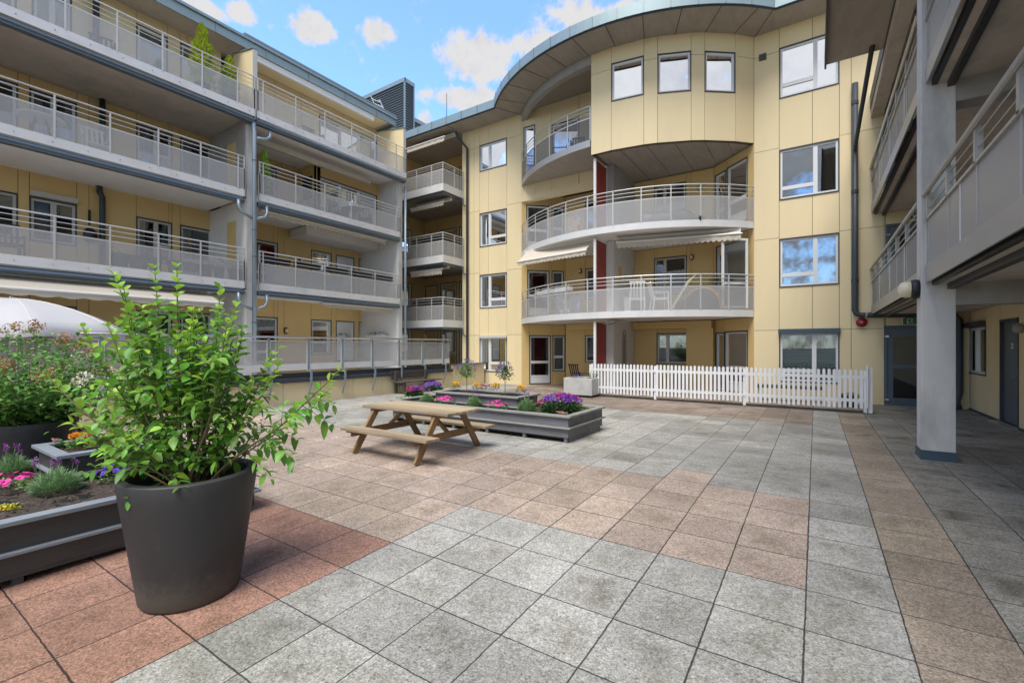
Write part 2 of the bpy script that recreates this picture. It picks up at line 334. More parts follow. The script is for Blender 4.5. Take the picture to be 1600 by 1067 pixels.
# ------------------------------------------------------------------ facade helpers
def frame_of(P, Q, flip=1):
    L = math.hypot(Q[0]-P[0], Q[1]-P[1]); u = ((Q[0]-P[0])/L, (Q[1]-P[1])/L)
    return L, u, (u[1]*flip, -u[0]*flip)          # outward normal (towards the yard) right of the direction
def clad(mb, bk, P, Q, z0, z1, holes=(), us=(), zs=(), gap=.006, flip=1):
    """cladding panels between joints, openings left free; bk collects the wall behind."""
    L, u, n = frame_of(P, Q, flip)
    ue = sorted(set([0, L]+[h[0] for h in holes]+[h[1] for h in holes]+[a for a in us if 0 < a < L]))
    ue = [ue[0]]+[b for a, b in zip(ue, ue[1:]) if b-a > .02]
    for a, b in zip(ue, ue[1:]):
        hs = sorted([h for h in holes if h[0] < (a+b)/2 < h[1]], key=lambda h: h[2]); cur = z0; spans = []
        for h in hs:
            if h[2] > cur+.01: spans.append((cur, h[2]))
            cur = max(cur, h[3])
        if cur < z1-.01: spans.append((cur, z1))
        for c, d in spans:
            bk.obox(P, u, n, a, b, -.16, -.024, c, d)
            zz = [c]+([z for z in zs if c+.05 < z < d-.05] if not hs else [])+[d]
            for e, f in zip(zz, zz[1:]): mb.obox(P, u, n, a+gap, b-gap, -.02, 0, e+(gap if e > z0 else 0), f-(gap if f < z1 else 0))
def bars(fr, P, u, n, a0, a1, z0, z1, w_=.055, d0=-.09, d1=-.02):
    fr.obox(P, u, n, a0, a0+w_, d0, d1, z0, z1); fr.obox(P, u, n, a1-w_, a1, d0, d1, z0, z1)
    fr.obox(P, u, n, a0+w_, a1-w_, d0, d1, z0, z0+w_); fr.obox(P, u, n, a0+w_, a1-w_, d0, d1, z1-w_, z1)
def window(par, P, Q, h, lay='one', split=.5, tr=.3, name='window', fm='frame', cur=None, flip=1, depth=.9, blind=None, room='room', trim=True, gm='glass'):
    L, u, n = frame_of(P, Q, flip); a0, a1, z0, z1 = h
    tm = MB()
    if trim:
        for x in (a0, a1-.028): tm.obox(P, u, n, x, x+.028, -.15, .012, z0, z1)
        tm.obox(P, u, n, a0+.028, a1-.028, -.15, .012, z1-.035, z1); tm.obox(P, u, n, a0+.028, a1-.028, -.15, .02, z0, z0+.028)
    a0 += .028; a1 -= .028; z0 += .028; z1 -= .035
    fr = MB(); pn = MB(); cells = []
    xm = a0+(a1-a0)*split
    if lay == 'one': cells = [(a0, a1, z0, z1)]
    if lay == 'two': cells = [(a0, xm, z0, z1), (xm, a1, z0, z1)]
    if lay == 'Lt': zt = z0+(z1-z0)*tr; cells = [(a0, xm, z0, zt), (a0, xm, zt, z1), (xm, a1, z0, z1)]
    if lay == 'Rt': zt = z0+(z1-z0)*tr; cells = [(xm, a1, z0, zt), (xm, a1, zt, z1), (a0, xm, z0, z1)]
    if lay == 'tr': zt = z0+(z1-z0)*tr; cells = [(a0, a1, z0, zt), (a0, a1, zt, z1)]
    if lay == 'three': t3 = (a1-a0)/3; cells = [(a0+i*t3, a0+(i+1)*t3, z0, z1) for i in range(3)]
    if lay == 'door': zb = z0+.28; zt = z0+(z1-z0)*tr; cells = [(a0, a1, zb, zt), (a0, a1, zt, z1)]; fr.obox(P, u, n, a0, a1, -.085, -.03, z0, zb)
    for c in cells: bars(fr, P, u, n, *c); pn.obox(P, u, n, c[0]+.05, c[1]-.05, -.062, -.056, c[2]+.05, c[3]-.05)
    f = fr.build(name, fm, par)
    if trim: tm.build('trim', 'trim', f)
    pn.build('pane', gm, f)
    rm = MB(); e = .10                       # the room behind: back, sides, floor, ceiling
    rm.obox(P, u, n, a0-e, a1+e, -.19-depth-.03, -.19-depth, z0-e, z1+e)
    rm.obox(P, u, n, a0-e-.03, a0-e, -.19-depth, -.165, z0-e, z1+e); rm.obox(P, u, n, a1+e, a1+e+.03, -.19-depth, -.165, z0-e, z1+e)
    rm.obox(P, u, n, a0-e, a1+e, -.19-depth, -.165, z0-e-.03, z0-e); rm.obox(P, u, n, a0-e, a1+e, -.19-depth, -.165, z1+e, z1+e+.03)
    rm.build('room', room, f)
    if cur:
        cm, parts = cur; cb = MB()
        for (s0, s1) in parts:
            x0 = a0+(a1-a0)*s0; x1 = a0+(a1-a0)*s1; k = max(4, int((x1-x0)/.025)); vs = []
            for i in range(k+1):
                x = x0+(x1-x0)*i/k; b = -.22+.018*math.sin(i*2.1)+.008*math.sin(i*.9)
                for z in (z0+.02, z1-.01): vs.append((P[0]+u[0]*x+n[0]*b, P[1]+u[1]*x+n[1]*b, z))
            cb.add(vs, [(2*i, 2*i+2, 2*i+3, 2*i+1) for i in range(k)])
        cb.build('curtain', cm, f, smooth=True)
    if blind:
        bb = MB(); zt = z0+(z1-z0)*blind[1]; zb = z0+(z1-z0)*blind[0]; k = int((zt-zb)/.04); vs = []
        for i in range(k+1):
            z = zb+(zt-zb)*i/k; b = -.14+(.012 if i % 2 else -.012)
            for a in (a0+.03, a1-.03): vs.append((P[0]+u[0]*a+n[0]*b, P[1]+u[1]*a+n[1]*b, z))
        bb.add(vs, [(2*i, 2*i+1, 2*i+3, 2*i+2) for i in range(k)]); bb.build('blind', 'blind', f)
    return f
def railing(bal, pts, zb, zband, zmesh, ztop, posts, mesh='mesh', rail='rail', band='band', nr=3, pw=.034):
    """fascia band, perforated sheets, rails and posts along plan points; outward is left->right normal."""
    MB().sheet(pts, zb, zband, .02).build('fascia_band', band, bal)
    MB().sheet(pts, zband+.004, zmesh-.03, .004).build('mesh_panel', mesh, bal)
    r = MB(); r.sheet(pts, zmesh-.03, zmesh, .03)
    for k in range(nr):
        z = zmesh+(ztop-zmesh)*(k+1)/nr
        r.tube([(x, y, z) for x, y in pts], .019 if k == nr-1 else .0095, 6)
    cum = [0]
    for a, b in zip(pts, pts[1:]): cum.append(cum[-1]+math.hypot(b[0]-a[0], b[1]-a[1]))
    for s in posts:
        s = min(max(s, 0), cum[-1]-1e-4)
        i = max(j for j in range(len(cum)-1) if cum[j] <= s); f = (s-cum[i])/(cum[i+1]-cum[i])
        x = pts[i][0]+(pts[i+1][0]-pts[i][0])*f; y = pts[i][1]+(pts[i+1][1]-pts[i][1])*f
        ux, uy = (pts[i+1][0]-pts[i][0])/(cum[i+1]-cum[i]), (pts[i+1][1]-pts[i][1])/(cum[i+1]-cum[i])
        r.obox((x, y), (ux, uy), (uy, -ux), -pw/2, pw/2, -.012, .012, zband, ztop-.01)
    r.build('handrail', rail, bal)
def awning(par, P, Q, z, out, drop, val=.14, flip=1, cassette=True, scal=.16):
    """retractable awning: case against the slab, cloth running out and down, scalloped valance."""
    L, u, n = frame_of(P, Q, flip); W = lambda a, b, z: (P[0]+u[0]*a+n[0]*b, P[1]+u[1]*a+n[1]*b, z)
    a = MB()
    a.add([W(0, .08, z), W(L, .08, z), W(L, out, z-drop), W(0, out, z-drop), W(0, .08, z+.012), W(L, .08, z+.012), W(L, out, z-drop+.012), W(0, out, z-drop+.012)],
          [(0, 3, 2, 1), (4, 5, 6, 7), (0, 1, 5, 4), (1, 2, 6, 5), (2, 3, 7, 6), (3, 0, 4, 7)])
    k = max(8, int(L/scal)*8); vs = []
    for i in range(k+1):
        x = L*i/k; dz = val*(.72+.28*abs(math.sin(math.pi*x/scal))); b = out+.006*math.sin(i*.35)
        vs += [W(x, b, z-drop), W(x, b, z-drop-dz)]
    a.add(vs, [(2*i, 2*i+1, 2*i+3, 2*i+2) for i in range(k)])
    o = a.build('awning', 'awning', par)
    c = MB(); c.tube([W(-.04, out, z-drop+.01), W(L+.04, out, z-drop+.01)], .032, 8)
    c.obox(P, u, n, -.03, L+.03, -.04, .10, z-.04, z+.09)
    c.build('awning_case', 'awnw', o); return o

# ------------------------------------------------------------------ ground: 0.5 m paving slabs, one sheet
def paving_mat(name, base, damp, rough=.8):
    m = mat(name, base, rough); nt = m.node_tree; p = nt.nodes['Principled BSDF']
    tc = nd(nt, 'ShaderNodeTexCoord'); sp = nd(nt, 'ShaderNodeSeparateXYZ'); nt.links.new(tc.outputs['Object'], sp.inputs[0])
    wob = nd(nt, 'ShaderNodeTexNoise', ins={'Scale': 14., 'Detail': 3.}); nt.links.new(tc.outputs['Object'], wob.inputs['Vector'])
    wb = mth(nt, 'MULTIPLY', mth(nt, 'SUBTRACT', wob.outputs['Fac'], .5), .022)
    U = mth(nt, 'ADD', mth(nt, 'MULTIPLY_ADD', sp.outputs[0], 2., 6.11), wb); V = mth(nt, 'ADD', mth(nt, 'MULTIPLY_ADD', sp.outputs[1], 2., -5.46), wb)
    iu = mth(nt, 'FLOOR', U); iv = mth(nt, 'FLOOR', V)
    cmb = nd(nt, 'ShaderNodeCombineXYZ'); nt.links.new(iu, cmb.inputs[0]); nt.links.new(iv, cmb.inputs[1])
    wn = nd(nt, 'ShaderNodeTexWhiteNoise', noise_dimensions='2D'); nt.links.new(cmb.outputs[0], wn.inputs['Vector'])
    wsp = nd(nt, 'ShaderNodeSeparateColor'); nt.links.new(wn.outputs['Color'], wsp.inputs[0])
    du = mth(nt, 'SUBTRACT', .5, mth(nt, 'ABSOLUTE', mth(nt, 'SUBTRACT', mth(nt, 'SUBTRACT', U, iu), .5)))
    dv = mth(nt, 'SUBTRACT', .5, mth(nt, 'ABSOLUTE', mth(nt, 'SUBTRACT', mth(nt, 'SUBTRACT', V, iv), .5)))
    d = mth(nt, 'MINIMUM', du, dv)
    # joint, 6 mm to 9 mm wide, width changing from slab to slab
    jw = mth(nt, 'MULTIPLY_ADD', wsp.outputs[0], .006, .0025)
    jr = nd(nt, 'ShaderNodeMapRange', ins={'From Max': 1., 'To Min': 1., 'To Max': 0.}); nt.links.new(d, jr.inputs['Value'])
    nt.links.new(jw, jr.inputs['From Min']); nt.links.new(mth(nt, 'ADD', jw, .006), jr.inputs['From Max'])
    # damp dirt inside each slab, strength differing from slab to slab
    off_ = nd(nt, 'ShaderNodeVectorMath', operation='MULTIPLY_ADD'); nt.links.new(wn.outputs['Color'], off_.inputs[0]); off_.inputs[1].default_value = (5, 5, 5); nt.links.new(tc.outputs['Object'], off_.inputs[2])
    n1 = nd(nt, 'ShaderNodeTexNoise', ins={'Scale': 3.2, 'Detail': 6., 'Roughness': .65}); nt.links.new(off_.outputs[0], n1.inputs['Vector'])
    v3_ = nd(nt, 'ShaderNodeTexNoise', ins={'Scale': 30., 'Detail': 6., 'Roughness': .8}); nt.links.new(tc.outputs['Object'], v3_.inputs['Vector'])
    inner = nd(nt, 'ShaderNodeMapRange', interpolation_type='SMOOTHSTEP', ins={'From Min': .05, 'From Max': .30}); nt.links.new(d, inner.inputs['Value'])
    s1 = nd(nt, 'ShaderNodeMapRange', interpolation_type='SMOOTHSTEP', ins={'From Min': .36, 'From Max': .74}); nt.links.new(n1.outputs['Fac'], s1.inputs['Value'])
    inw = mth(nt, 'MULTIPLY_ADD', inner.outputs[0], .62, .38)
    fr_ = mth(nt, 'MULTIPLY_ADD', mth(nt, 'SUBTRACT', v3_.outputs['Fac'], .5), 2.4, 1.0, clamp=False)
    st = mth(nt, 'MULTIPLY', mth(nt, 'MULTIPLY', mth(nt, 'MULTIPLY', inw, fr_), s1.outputs[0]), mth(nt, 'MULTIPLY_ADD', wsp.outputs[1], damp*.9, damp*.35))
    big = nd(nt, 'ShaderNodeTexNoise', ins={'Scale': .8, 'Detail': 7., 'Roughness': .62}); nt.links.new(tc.outputs['Object'], big.inputs['Vector'])
    # aggregate speckle
    v1 = nd(nt, 'ShaderNodeTexVoronoi', ins={'Scale': 95.}); nt.links.new(tc.outputs['Object'], v1.inputs['Vector'])
    v2 = nd(nt, 'ShaderNodeTexNoise', ins={'Scale': 85., 'Detail': 4., 'Roughness': .8}); nt.links.new(tc.outputs['Object'], v2.inputs['Vector'])
    vs = nd(nt, 'ShaderNodeSeparateColor'); nt.links.new(v1.outputs['Color'], vs.inputs[0])
    v3 = nd(nt, 'ShaderNodeTexNoise', ins={'Scale': 24., 'Detail': 5., 'Roughness': .75}); nt.links.new(tc.outputs['Object'], v3.inputs['Vector'])
    k = mth(nt, 'MULTIPLY_ADD', mth(nt, 'SUBTRACT', vs.outputs[0], .5), .55, 1.0)
    k = mth(nt, 'MULTIPLY', k, mth(nt, 'MULTIPLY_ADD', mth(nt, 'SUBTRACT', v2.outputs['Fac'], .5), 2.2, 1.0))
    k = mth(nt, 'MULTIPLY', k, mth(nt, 'MULTIPLY_ADD', mth(nt, 'SUBTRACT', v3.outputs['Fac'], .5), 1.1, 1.0))
    k = mth(nt, 'MULTIPLY', k, mth(nt, 'MULTIPLY_ADD', wsp.outputs[2], .30, .84))
    k = mth(nt, 'MULTIPLY', k, mth(nt, 'MULTIPLY_ADD', big.outputs['Fac'], 1.1, .44))
    spk = nd(nt, 'ShaderNodeTexNoise', ins={'Scale': 60., 'Detail': 2., 'Roughness': .5}); nt.links.new(off_.outputs[0], spk.inputs['Vector'])
    k = mth(nt, 'MULTIPLY', k, mth(nt, 'SUBTRACT', 1.0, mth(nt, 'MULTIPLY', mth(nt, 'GREATER_THAN', spk.outputs['Fac'], .62), .38)))
    k = mth(nt, 'MULTIPLY', k, mth(nt, 'SUBTRACT', 1.0, st))
    k = mth(nt, 'MULTIPLY', k, mth(nt, 'MULTIPLY_ADD', jr.outputs[0], -.86, 1.0))
    rgb = nd(nt, 'ShaderNodeMix', data_type='RGBA'); rgb.inputs['A'].default_value = (*base, 1); rgb.inputs['B'].default_value = (base[0]*.8, base[1]*.78, base[2]*.6, 1)
    nt.links.new(mth(nt, 'MULTIPLY', st, 1.2, clamp=True), rgb.inputs['Factor'])
    vm = nd(nt, 'ShaderNodeVectorMath', operation='SCALE'); nt.links.new(rgb.outputs['Result'], vm.inputs[0]); nt.links.new(k, vm.inputs['Scale']); nt.links.new(vm.outputs[0], p.inputs['Base Color'])
    mo = nd(nt, 'ShaderNodeTexNoise', ins={'Scale': .55, 'Detail': 7., 'Roughness': .7}); nt.links.new(tc.outputs['Object'], mo.inputs['Vector'])
    mor = nd(nt, 'ShaderNodeMapRange', ins={'From Min': .48, 'From Max': .68, 'To Max': .55}); nt.links.new(mo.outputs['Fac'], mor.inputs['Value'])
    ol = nd(nt, 'ShaderNodeMix', data_type='RGBA', blend_type='MULTIPLY'); ol.inputs['B'].default_value = (.74, .76, .60, 1)
    nt.links.new(mor.outputs[0], ol.inputs['Factor']); nt.links.new(vm.outputs[0], ol.inputs['A']); nt.links.new(ol.outputs['Result'], p.inputs['Base Color'])
    hgt = mth(nt, 'ADD', mth(nt, 'MULTIPLY', v2.outputs['Fac'], .25), mth(nt, 'MULTIPLY', jr.outputs[0], -1.3))
    hgt = mth(nt, 'ADD', hgt, mth(nt, 'MULTIPLY', vs.outputs[0], .12))
    b = nd(nt, 'ShaderNodeBump', ins={'Strength': .7, 'Distance': .006}); nt.links.new(hgt, b.inputs['Height']); nt.links.new(b.outputs[0], p.inputs['Normal'])
    return m
PM = [paving_mat('grey_paving', (.325, .315, .29), .38), paving_mat('beige_paving', (.355, .28, .23), .34), paving_mat('red_paving', (.30, .165, .12), .40),
      paving_mat('brown_paving', (.30, .245, .19), .4), paving_mat('dark_paving', (.25, .235, .205), .55), paving_mat('pinkish_paving', (.26, .205, .17), .5)]
def zone(u, v):
    if u >= 8: return 4
    if u == 7: return 3
    if u == 6: return 0
    if u < 0 and v < 0: return 2
    if u >= 0 and v < 2: return 0
    if v < 6 or (u == 3 and v == 6): return 1
    if v >= 17 and u > -14: return 5
    return 0
g = MB()
idx = {}
def gv(i, j):
    if (i, j) not in idx:
        x = (i-6.11)*.5; y = (j+5.46)*.5; idx[(i, j)] = len(g.v); g.v.append((x, y, gz(y)))
    return idx[(i, j)]
for i in range(-36, 22):
    for j in range(-22, 34):
        g.f.append((gv(i, j), gv(i+1, j), gv(i+1, j+1), gv(i, j+1))); g.m.append(zone(i, j))
gr = g.build('paving', PM); struct(gr)
# the land outside the yard, far below nothing shows of it: one sheet to the horizon
b = MB(); b.add([(-400, -400, -.30), (400, -400, -.30), (400, 400, -.30), (-400, 400, -.30)], [(0, 1, 2, 3)]); struct(b.build('ground', mat('outer_ground', (.12, .12, .11), .9)))

# ------------------------------------------------------------------ centre building with the curved bay
YF = 16.2; BAR = (-10.24, YF); BBR = (-1.62, YF); YB = 17.58
cb = thing('apartment_building', (-5.9, 16.2, 0), 'yellow panel clad middle block with curved balconies, round bay and sweeping grey roof edge', 'building')
wl = MB(); wk = MB(); wo = MB()
def holes_on(P, Q, specs):
    """specs: (px0, px1, top pixel at px0, bottom pixel or None, absolute z) -> openings in wall metres"""
    res = []
    for px0, px1, pt, pb in specs:
        s0, t = on_seg(px0, P, Q); s1, _ = on_seg(px1, P, Q)
        zt = hz(t, pt) if pt > 20 else pt; zb = (hz(t, pb) if pb > 20 else pb)
        res.append((s0, s1, zb, zt))
    return res
# left flat part
P, Q = (-13.45, YF), BAR
hl = holes_on(P, Q, [(749.5, 792, 228, 269), (749.5, 792, 334, 386.5), (749.5, 792, 430, 482), (749.5, 792, 526.5, 580)])
clad(wl, wk, P, Q, 0, 11.3, hl, us=[hl[0][0]-.32, (hl[0][0]+hl[0][1])/2-.25], zs=[2.1, 4.86, 7.62, 10.45])
window(cb, P, Q, hl[0], gm='glassc', lay='two', split=.36, cur=('curtain', [(0, .06)]))
window(cb, P, Q, hl[1], gm='glassc', lay='Rt', split=.36, tr=.24, cur=('curtaing', [(0, .95)]))
window(cb, P, Q, hl[2], gm='glassc', lay='Rt', split=.36, tr=.24, cur=('curtaing', [(0, .34), (.7, 1)]))
f = window(cb, P, Q, hl[3], gm='glassc', lay='Rt', split=.36, tr=.24, cur=('curtain', [(0, .36), (.9, 1)]))
L, u, n = frame_of(P, Q); MB().obox(P, u, n, hl[3][0]-.01, hl[3][1]+.01, .002, .09, hl[3][3]-.05, hl[3][3]+.06).build('roller_box', 'frameg', f)
# right flat part
P, Q = BBR, (3.27, YF)
hr = holes_on(P, Q, [(1217.5, 1311.5, 76, 155.5), (1217.5, 1311.5, 235, 313.5), (1217.5, 1311.5, 373.7, 449.5), (1217.5, 1311.5, 520, 596)])
dg = (on_seg(1381.5, P, Q)[0], 4.62, 0.0, 2.17); d2 = (dg[0]+.03, 4.55, 2.75, 4.95); d3 = (dg[0]+.03, 4.55, 5.52, 7.7)
clad(wl, wk, P, Q, 0, 11.3, hr+[dg, d2, d3], us=[on_seg(1330, P, Q)[0], (hr[0][0]+hr[0][1])/2+.1], zs=[2.1, 4.92, 7.66, 10.62])
window(cb, P, Q, hr[0], gm='glassc', lay='Lt', split=.62, tr=.25)
window(cb, P, Q, hr[1], gm='glassc', lay='Lt', split=.62, tr=.22, cur=('curtaing', [(.72, 1)]))
window(cb, P, Q, hr[2], gm='glassc', lay='Lt', split=.62, tr=.24)
f = window(cb, P, Q, hr[3], 'Lt', .60, .22, cur=('curtain', [(.02, .2), (.72, .98)]), blind=(.22, .66), room=mat('warm_room', (.42, .33, .24), .9))
L, u, n = frame_of(P, Q); MB().obox(P, u, n, hr[3][0]-.02, hr[3][1]+.02, .002, .11, hr[3][3]-.03, hr[3][3]+.11).build('roller_box', 'slate', f)
def leaf_door(par, P, Q, h, fm='door', label=None):
    L, u, n = frame_of(P, Q); a0, a1, z0, z1 = h
    f = MB(); bars(f, P, u, n, a0, a1, z0, z1, .06, -.12, .0)
    b0, b1 = a0+.065, a1-.06
    for p in ((b0, b0+.13), (b1-.13, b1)): f.obox(P, u, n, p[0], p[1], -.09, -.03, z0+.065, z1-.065)
    for q in ((z0+.065, z0+.20), (z0+1.02, z0+1.10), (z1-.30, z1-.065)): f.obox(P, u, n, b0+.13, b1-.13, -.088, -.032, *q)
    o = f.build('door', fm, par)
    MB().obox(P, u, n, b0+.13, b1-.13, -.065, -.058, z0+.20, z1-.30).build('pane', 'glass', o)
    for z in (z0+.12, z1-.32):
        hg = MB(); hg.obox(P, u, n, a0+.05, a0+.10, -.03, .03, z, z+.06); hg.obox(P, u, n, a0+.01, a0+.055, -.0, .02, z+.015, z+.05); hg.build('hinge', 'chrome', o)
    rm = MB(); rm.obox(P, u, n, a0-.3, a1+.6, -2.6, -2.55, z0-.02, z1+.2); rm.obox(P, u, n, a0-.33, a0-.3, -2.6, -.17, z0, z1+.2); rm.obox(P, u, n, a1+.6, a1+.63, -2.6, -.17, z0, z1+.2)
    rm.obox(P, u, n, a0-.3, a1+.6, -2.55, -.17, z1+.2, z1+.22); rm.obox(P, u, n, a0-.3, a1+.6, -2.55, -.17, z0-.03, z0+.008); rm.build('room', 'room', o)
    return o
leaf_door(cb, P, Q, dg); leaf_door(cb, P, Q, d2, label='x'); leaf_door(cb, P, Q, d3)
# the bay wall on levels 4 (right half), on the arc
brk = [923.5, 955, 1006, 1027.5, 1080, 1101, 1149]
bp = [on_arc(p)[:2] for p in brk]+[BBR]
ZB0, ZTOP = 7.98, 11.3
tops = {1: (100, 159.5), 3: (85, 147), 5: (80, 143.7)}
bayk = MB()
for i in range(7):
    P, Q = bp[i], bp[i+1]; h = []
    if i in tops:
        t = on_arc(brk[i])[2]; L = math.hypot(Q[0]-P[0], Q[1]-P[1]); h = [(0.0, L, hz(t, tops[i][1]), hz(t, tops[i][0]))]
    clad(wl, bayk, P, Q, ZB0, ZTOP, h, zs=[10.62])
    if h: window(cb, P, Q, h[0], gm='glassc', lay='one', cur=('curtain', [(.0, .07)]) if i < 5 else None)
bay0 = bp[0]
clad(wl, bayk, (bay0[0], YF), (bay0[0], bay0[1]+.032), ZB0, ZTOP, zs=[10.62], flip=1)      # flat side of the bay above the left balcony
arcR = [(CX+RB*math.cos(a), CY+RB*math.sin(a)) for a in [R(-90-2.2)+k*(math.atan2(YF-CY, -1.62-CX)-R(-92.2))/14 for k in range(15)]]
arcL = [(CX+RB*math.cos(a), CY+RB*math.sin(a)) for a in [math.atan2(YF-CY, -10.24-CX)+k*(R(-92.2)-math.atan2(YF-CY, -10.24-CX))/14 for k in range(15)]]
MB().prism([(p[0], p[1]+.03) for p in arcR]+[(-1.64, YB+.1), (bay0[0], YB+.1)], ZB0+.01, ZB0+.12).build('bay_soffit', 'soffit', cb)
for x in (-5.3, -4.5, -3.7, -2.9, -2.3): MB().box(x-.006, x+.006, CY-math.sqrt(RB**2-(x-CX)**2)+.1, YB, ZB0+.004, ZB0+.012).build('soffit_joint', 'joint', cb)
# level 4, left half: wall on the facade line, door window behind the guard
P, Q = BAR, (bay0[0], YF)
h4 = holes_on(P, Q, [(818, 836, 200, 8.60)])+holes_on(P, Q, [(862, 905, 10.45, 8.55)])
clad(wl, wk, P, Q, 7.88, 11.3, h4, us=[2.6], zs=[]); window(cb, P, Q, h4[0], 'one'); window(cb, P, Q, h4[1], 'door', tr=.35)
# recesses of levels 1-3 on both halves of the curve
AL, AR = (-8.9, YB), (-3.03, YB)
LV = [(0.0, 2.53), (2.76, 5.31), (5.54, 7.96)]
specs_l = {0: ([(827, 860.5, 524, .03), (863.5, 883, 524, .55)], [(914, 930, 524, .95)]),
           1: ([(824, 858.5, 422, 2.86), (862, 881, 423, 3.2)], [(914.5, 931, 420, 3.55)]),
           2: ([(822.5, 858, 320, 5.64), (862, 881, 323, 6.0)], [(914, 931, 313, 6.3)])}
specs_r = {0: ([(1026, 1077, 521, .95)], [(1118, 1132, 520, .08), (1132, 1168.5, 518, .08)]),
           1: ([(1022, 1073, 404, 3.55)], [(1119, 1131, 386, 2.86), (1131, 1168, 383, 2.86)]),
           2: ([(1022, 1072, 293, 6.3)], [(1117, 1134, 275, 5.64), (1135.5, 1168, 263, 5.64)])}
for lv, (z0, z1) in enumerate(LV):
    rec = wo
    P, Q = BAR, AL; a, b_ = specs_l[lv]; hh = holes_on(P, Q, a); clad(rec, wk, P, Q, z0, z1, hh, zs=[])
    window(cb, P, Q, hh[0], 'door', tr=.45, cur=(('curtain', [(.05, .3), (.85, 1)]) if lv != 2 else ('teal', [(.05, .8)])), room='room' if lv != 0 else mat('plum_room', (.07, .025, .028), .9)); window(cb, P, Q, hh[1], 'tr', tr=.4, cur=('curtain', [(.1, .9)]))
    P, Q = AL, (-6.1, YB); hh = holes_on(P, Q, b_); clad(rec, wk, P, Q, z0, z1, hh, us=[1.3], zs=[]); window(cb, P, Q, hh[0], 'one', cur=('curtain', [(0, .2)]))
    a, b_ = specs_r[lv]
    P, Q = (-5.9, YB), AR; hh = holes_on(P, Q, a); clad(rec, wk, P, Q, z0, z1, hh, us=[.9, 2.1], zs=[]); window(cb, P, Q, hh[0], 'two', .33, fm='frameg', cur=('curtain', [(0, .1)]))
    P, Q = AR, BBR; hh = holes_on(P, Q, b_); clad(rec, wk, P, Q, z0, z1, hh, zs=[])
    window(cb, P, Q, hh[0], 'tr', tr=.35, cur=('curtain', [(.1, .9)])); window(cb, P, Q, hh[1], 'door', tr=.4, cur=('curtain', [(.1, .45)]), room='room' if lv else mat('russet_room', (.14, .045, .03), .9))
# open glazed door leaf on level 2, right
P = (-1.78, 16.05); Q = (-2.45, 15.55)
L, u, n = frame_of(Q, P); lf = MB(); bars(lf, Q, u, n, 0, L, 2.8, 4.98, .07, -.03, .03); bars(lf, Q, u, n, 0, L, 2.8, 3.6, .06, -.028, .028)
o = lf.build('open_door_leaf', 'frame', cb); MB().obox(Q, u, n, .06, L-.06, -.003, .003, 2.86, 4.92).build('pane', 'glass', o)
# beams and lintels
wl.box(-10.24, -6.15, YF-.02, YF+.25, 7.62, 7.88)
wo.box(-8.7, -6.25, YB-.30, YB-.03, 2.28, 2.52); wo.box(-5.88, -3.05, YB-.34, YB-.03, 2.26, 2.52); wo.box(-3.9, -3.0, YB-.30, YB-.03, 0, 2.26)
wk.box(-10.2, -1.7, 17.76, 17.9, 0, 11.3); wk.box(-13.4, -10.2, 18.2, 18.3, 0, 11.3)
bk = wk.build('wall_core', 'joint', cb); bayk.build('bay_core', 'joint', cb)
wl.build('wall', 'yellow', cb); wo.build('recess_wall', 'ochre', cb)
# recess ceilings / balcony slabs on the curve
full = arcL+arcR[1:]
inn = [BBR, AR, AL, BAR]
def arclen(pts): return sum(math.hypot(b[0]-a[0], b[1]-a[1]) for a, b in zip(pts, pts[1:]))
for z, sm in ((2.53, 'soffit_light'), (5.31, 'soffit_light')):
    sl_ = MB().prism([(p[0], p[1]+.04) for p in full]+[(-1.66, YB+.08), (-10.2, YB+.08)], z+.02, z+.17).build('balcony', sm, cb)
    La = arclen(full); railing(sl_, full, z, z+.215, z+.95, z+1.31, [k*La/11 for k in range(12)])
a4 = [p for p in arcL if p[0] < bay0[0]-.1]+[(bay0[0]-.03, bay0[1])]
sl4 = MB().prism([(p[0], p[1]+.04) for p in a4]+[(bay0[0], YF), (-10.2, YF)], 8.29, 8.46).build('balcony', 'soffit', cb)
La = arclen(a4); railing(sl4, a4, 8.27, 8.50, 9.24, 9.62, [k*La/5 for k in range(6)], mesh='smoke', rail='rail', band='bandg')
# divider walls and red screens between the flats
for z0, z1 in ((0, 2.53), (2.76, 5.31), (5.54, 7.98)):
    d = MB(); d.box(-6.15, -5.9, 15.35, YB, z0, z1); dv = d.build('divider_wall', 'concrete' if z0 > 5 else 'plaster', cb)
    e = MB(); e.box(-6.19, -6.15, 14.40, 15.30, z0+(.03 if z0 else 1.02), z1-.12); rp = e.build('red_screen', 'red', dv)
    if not z0: MB().box(-6.19, -6.15, 14.40, 15.30, .05, 1.0).build('screen_base', 'red', dv)
    e = MB(); e.box(-6.21, -6.13, 14.33, 14.40, z0+.02, z1-.10); e.box(-6.21, -6.13, 15.30, 15.36, z0+.02, z1-.02); e.build('screen_frame', 'frame', dv)
# curved beam and roof
def arc_pts(rad, a0, a1, k): return [(CX+rad*math.cos(a0+(a1-a0)*i/k), CY+rad*math.sin(a0+(a1-a0)*i/k)) for i in range(k+1)]
aL = math.atan2(YF-CY, -10.24-CX); aM = math.atan2(bay0[1]-CY, bay0[0]-CX)
o_ = arc_pts(RB+.02, aL, aM, 20); i_ = arc_pts(RB-.2, aL, aM, 20)
MB().prism(o_+list(reversed(i_)), 10.98, 11.29).build('curved_beam', 'concrete', cb)
YE = 15.12; RR = 6.85; dxr = math.sqrt(RR**2-(CY-YE)**2)
edge = [(-17.72, YE)]+arc_pts(RR, math.atan2(YE-CY, -dxr), math.atan2(YE-CY, dxr), 44)+[(4.5, YE)]
rf = MB().prism(edge+[(4.5, 26), (-17.72, 26)], 11.3, 11.5).build('roof', 'soffit', cb)
fs = MB(); fs.sheet([(x, y-.012) for x, y in edge], 11.29, 11.62, .03)
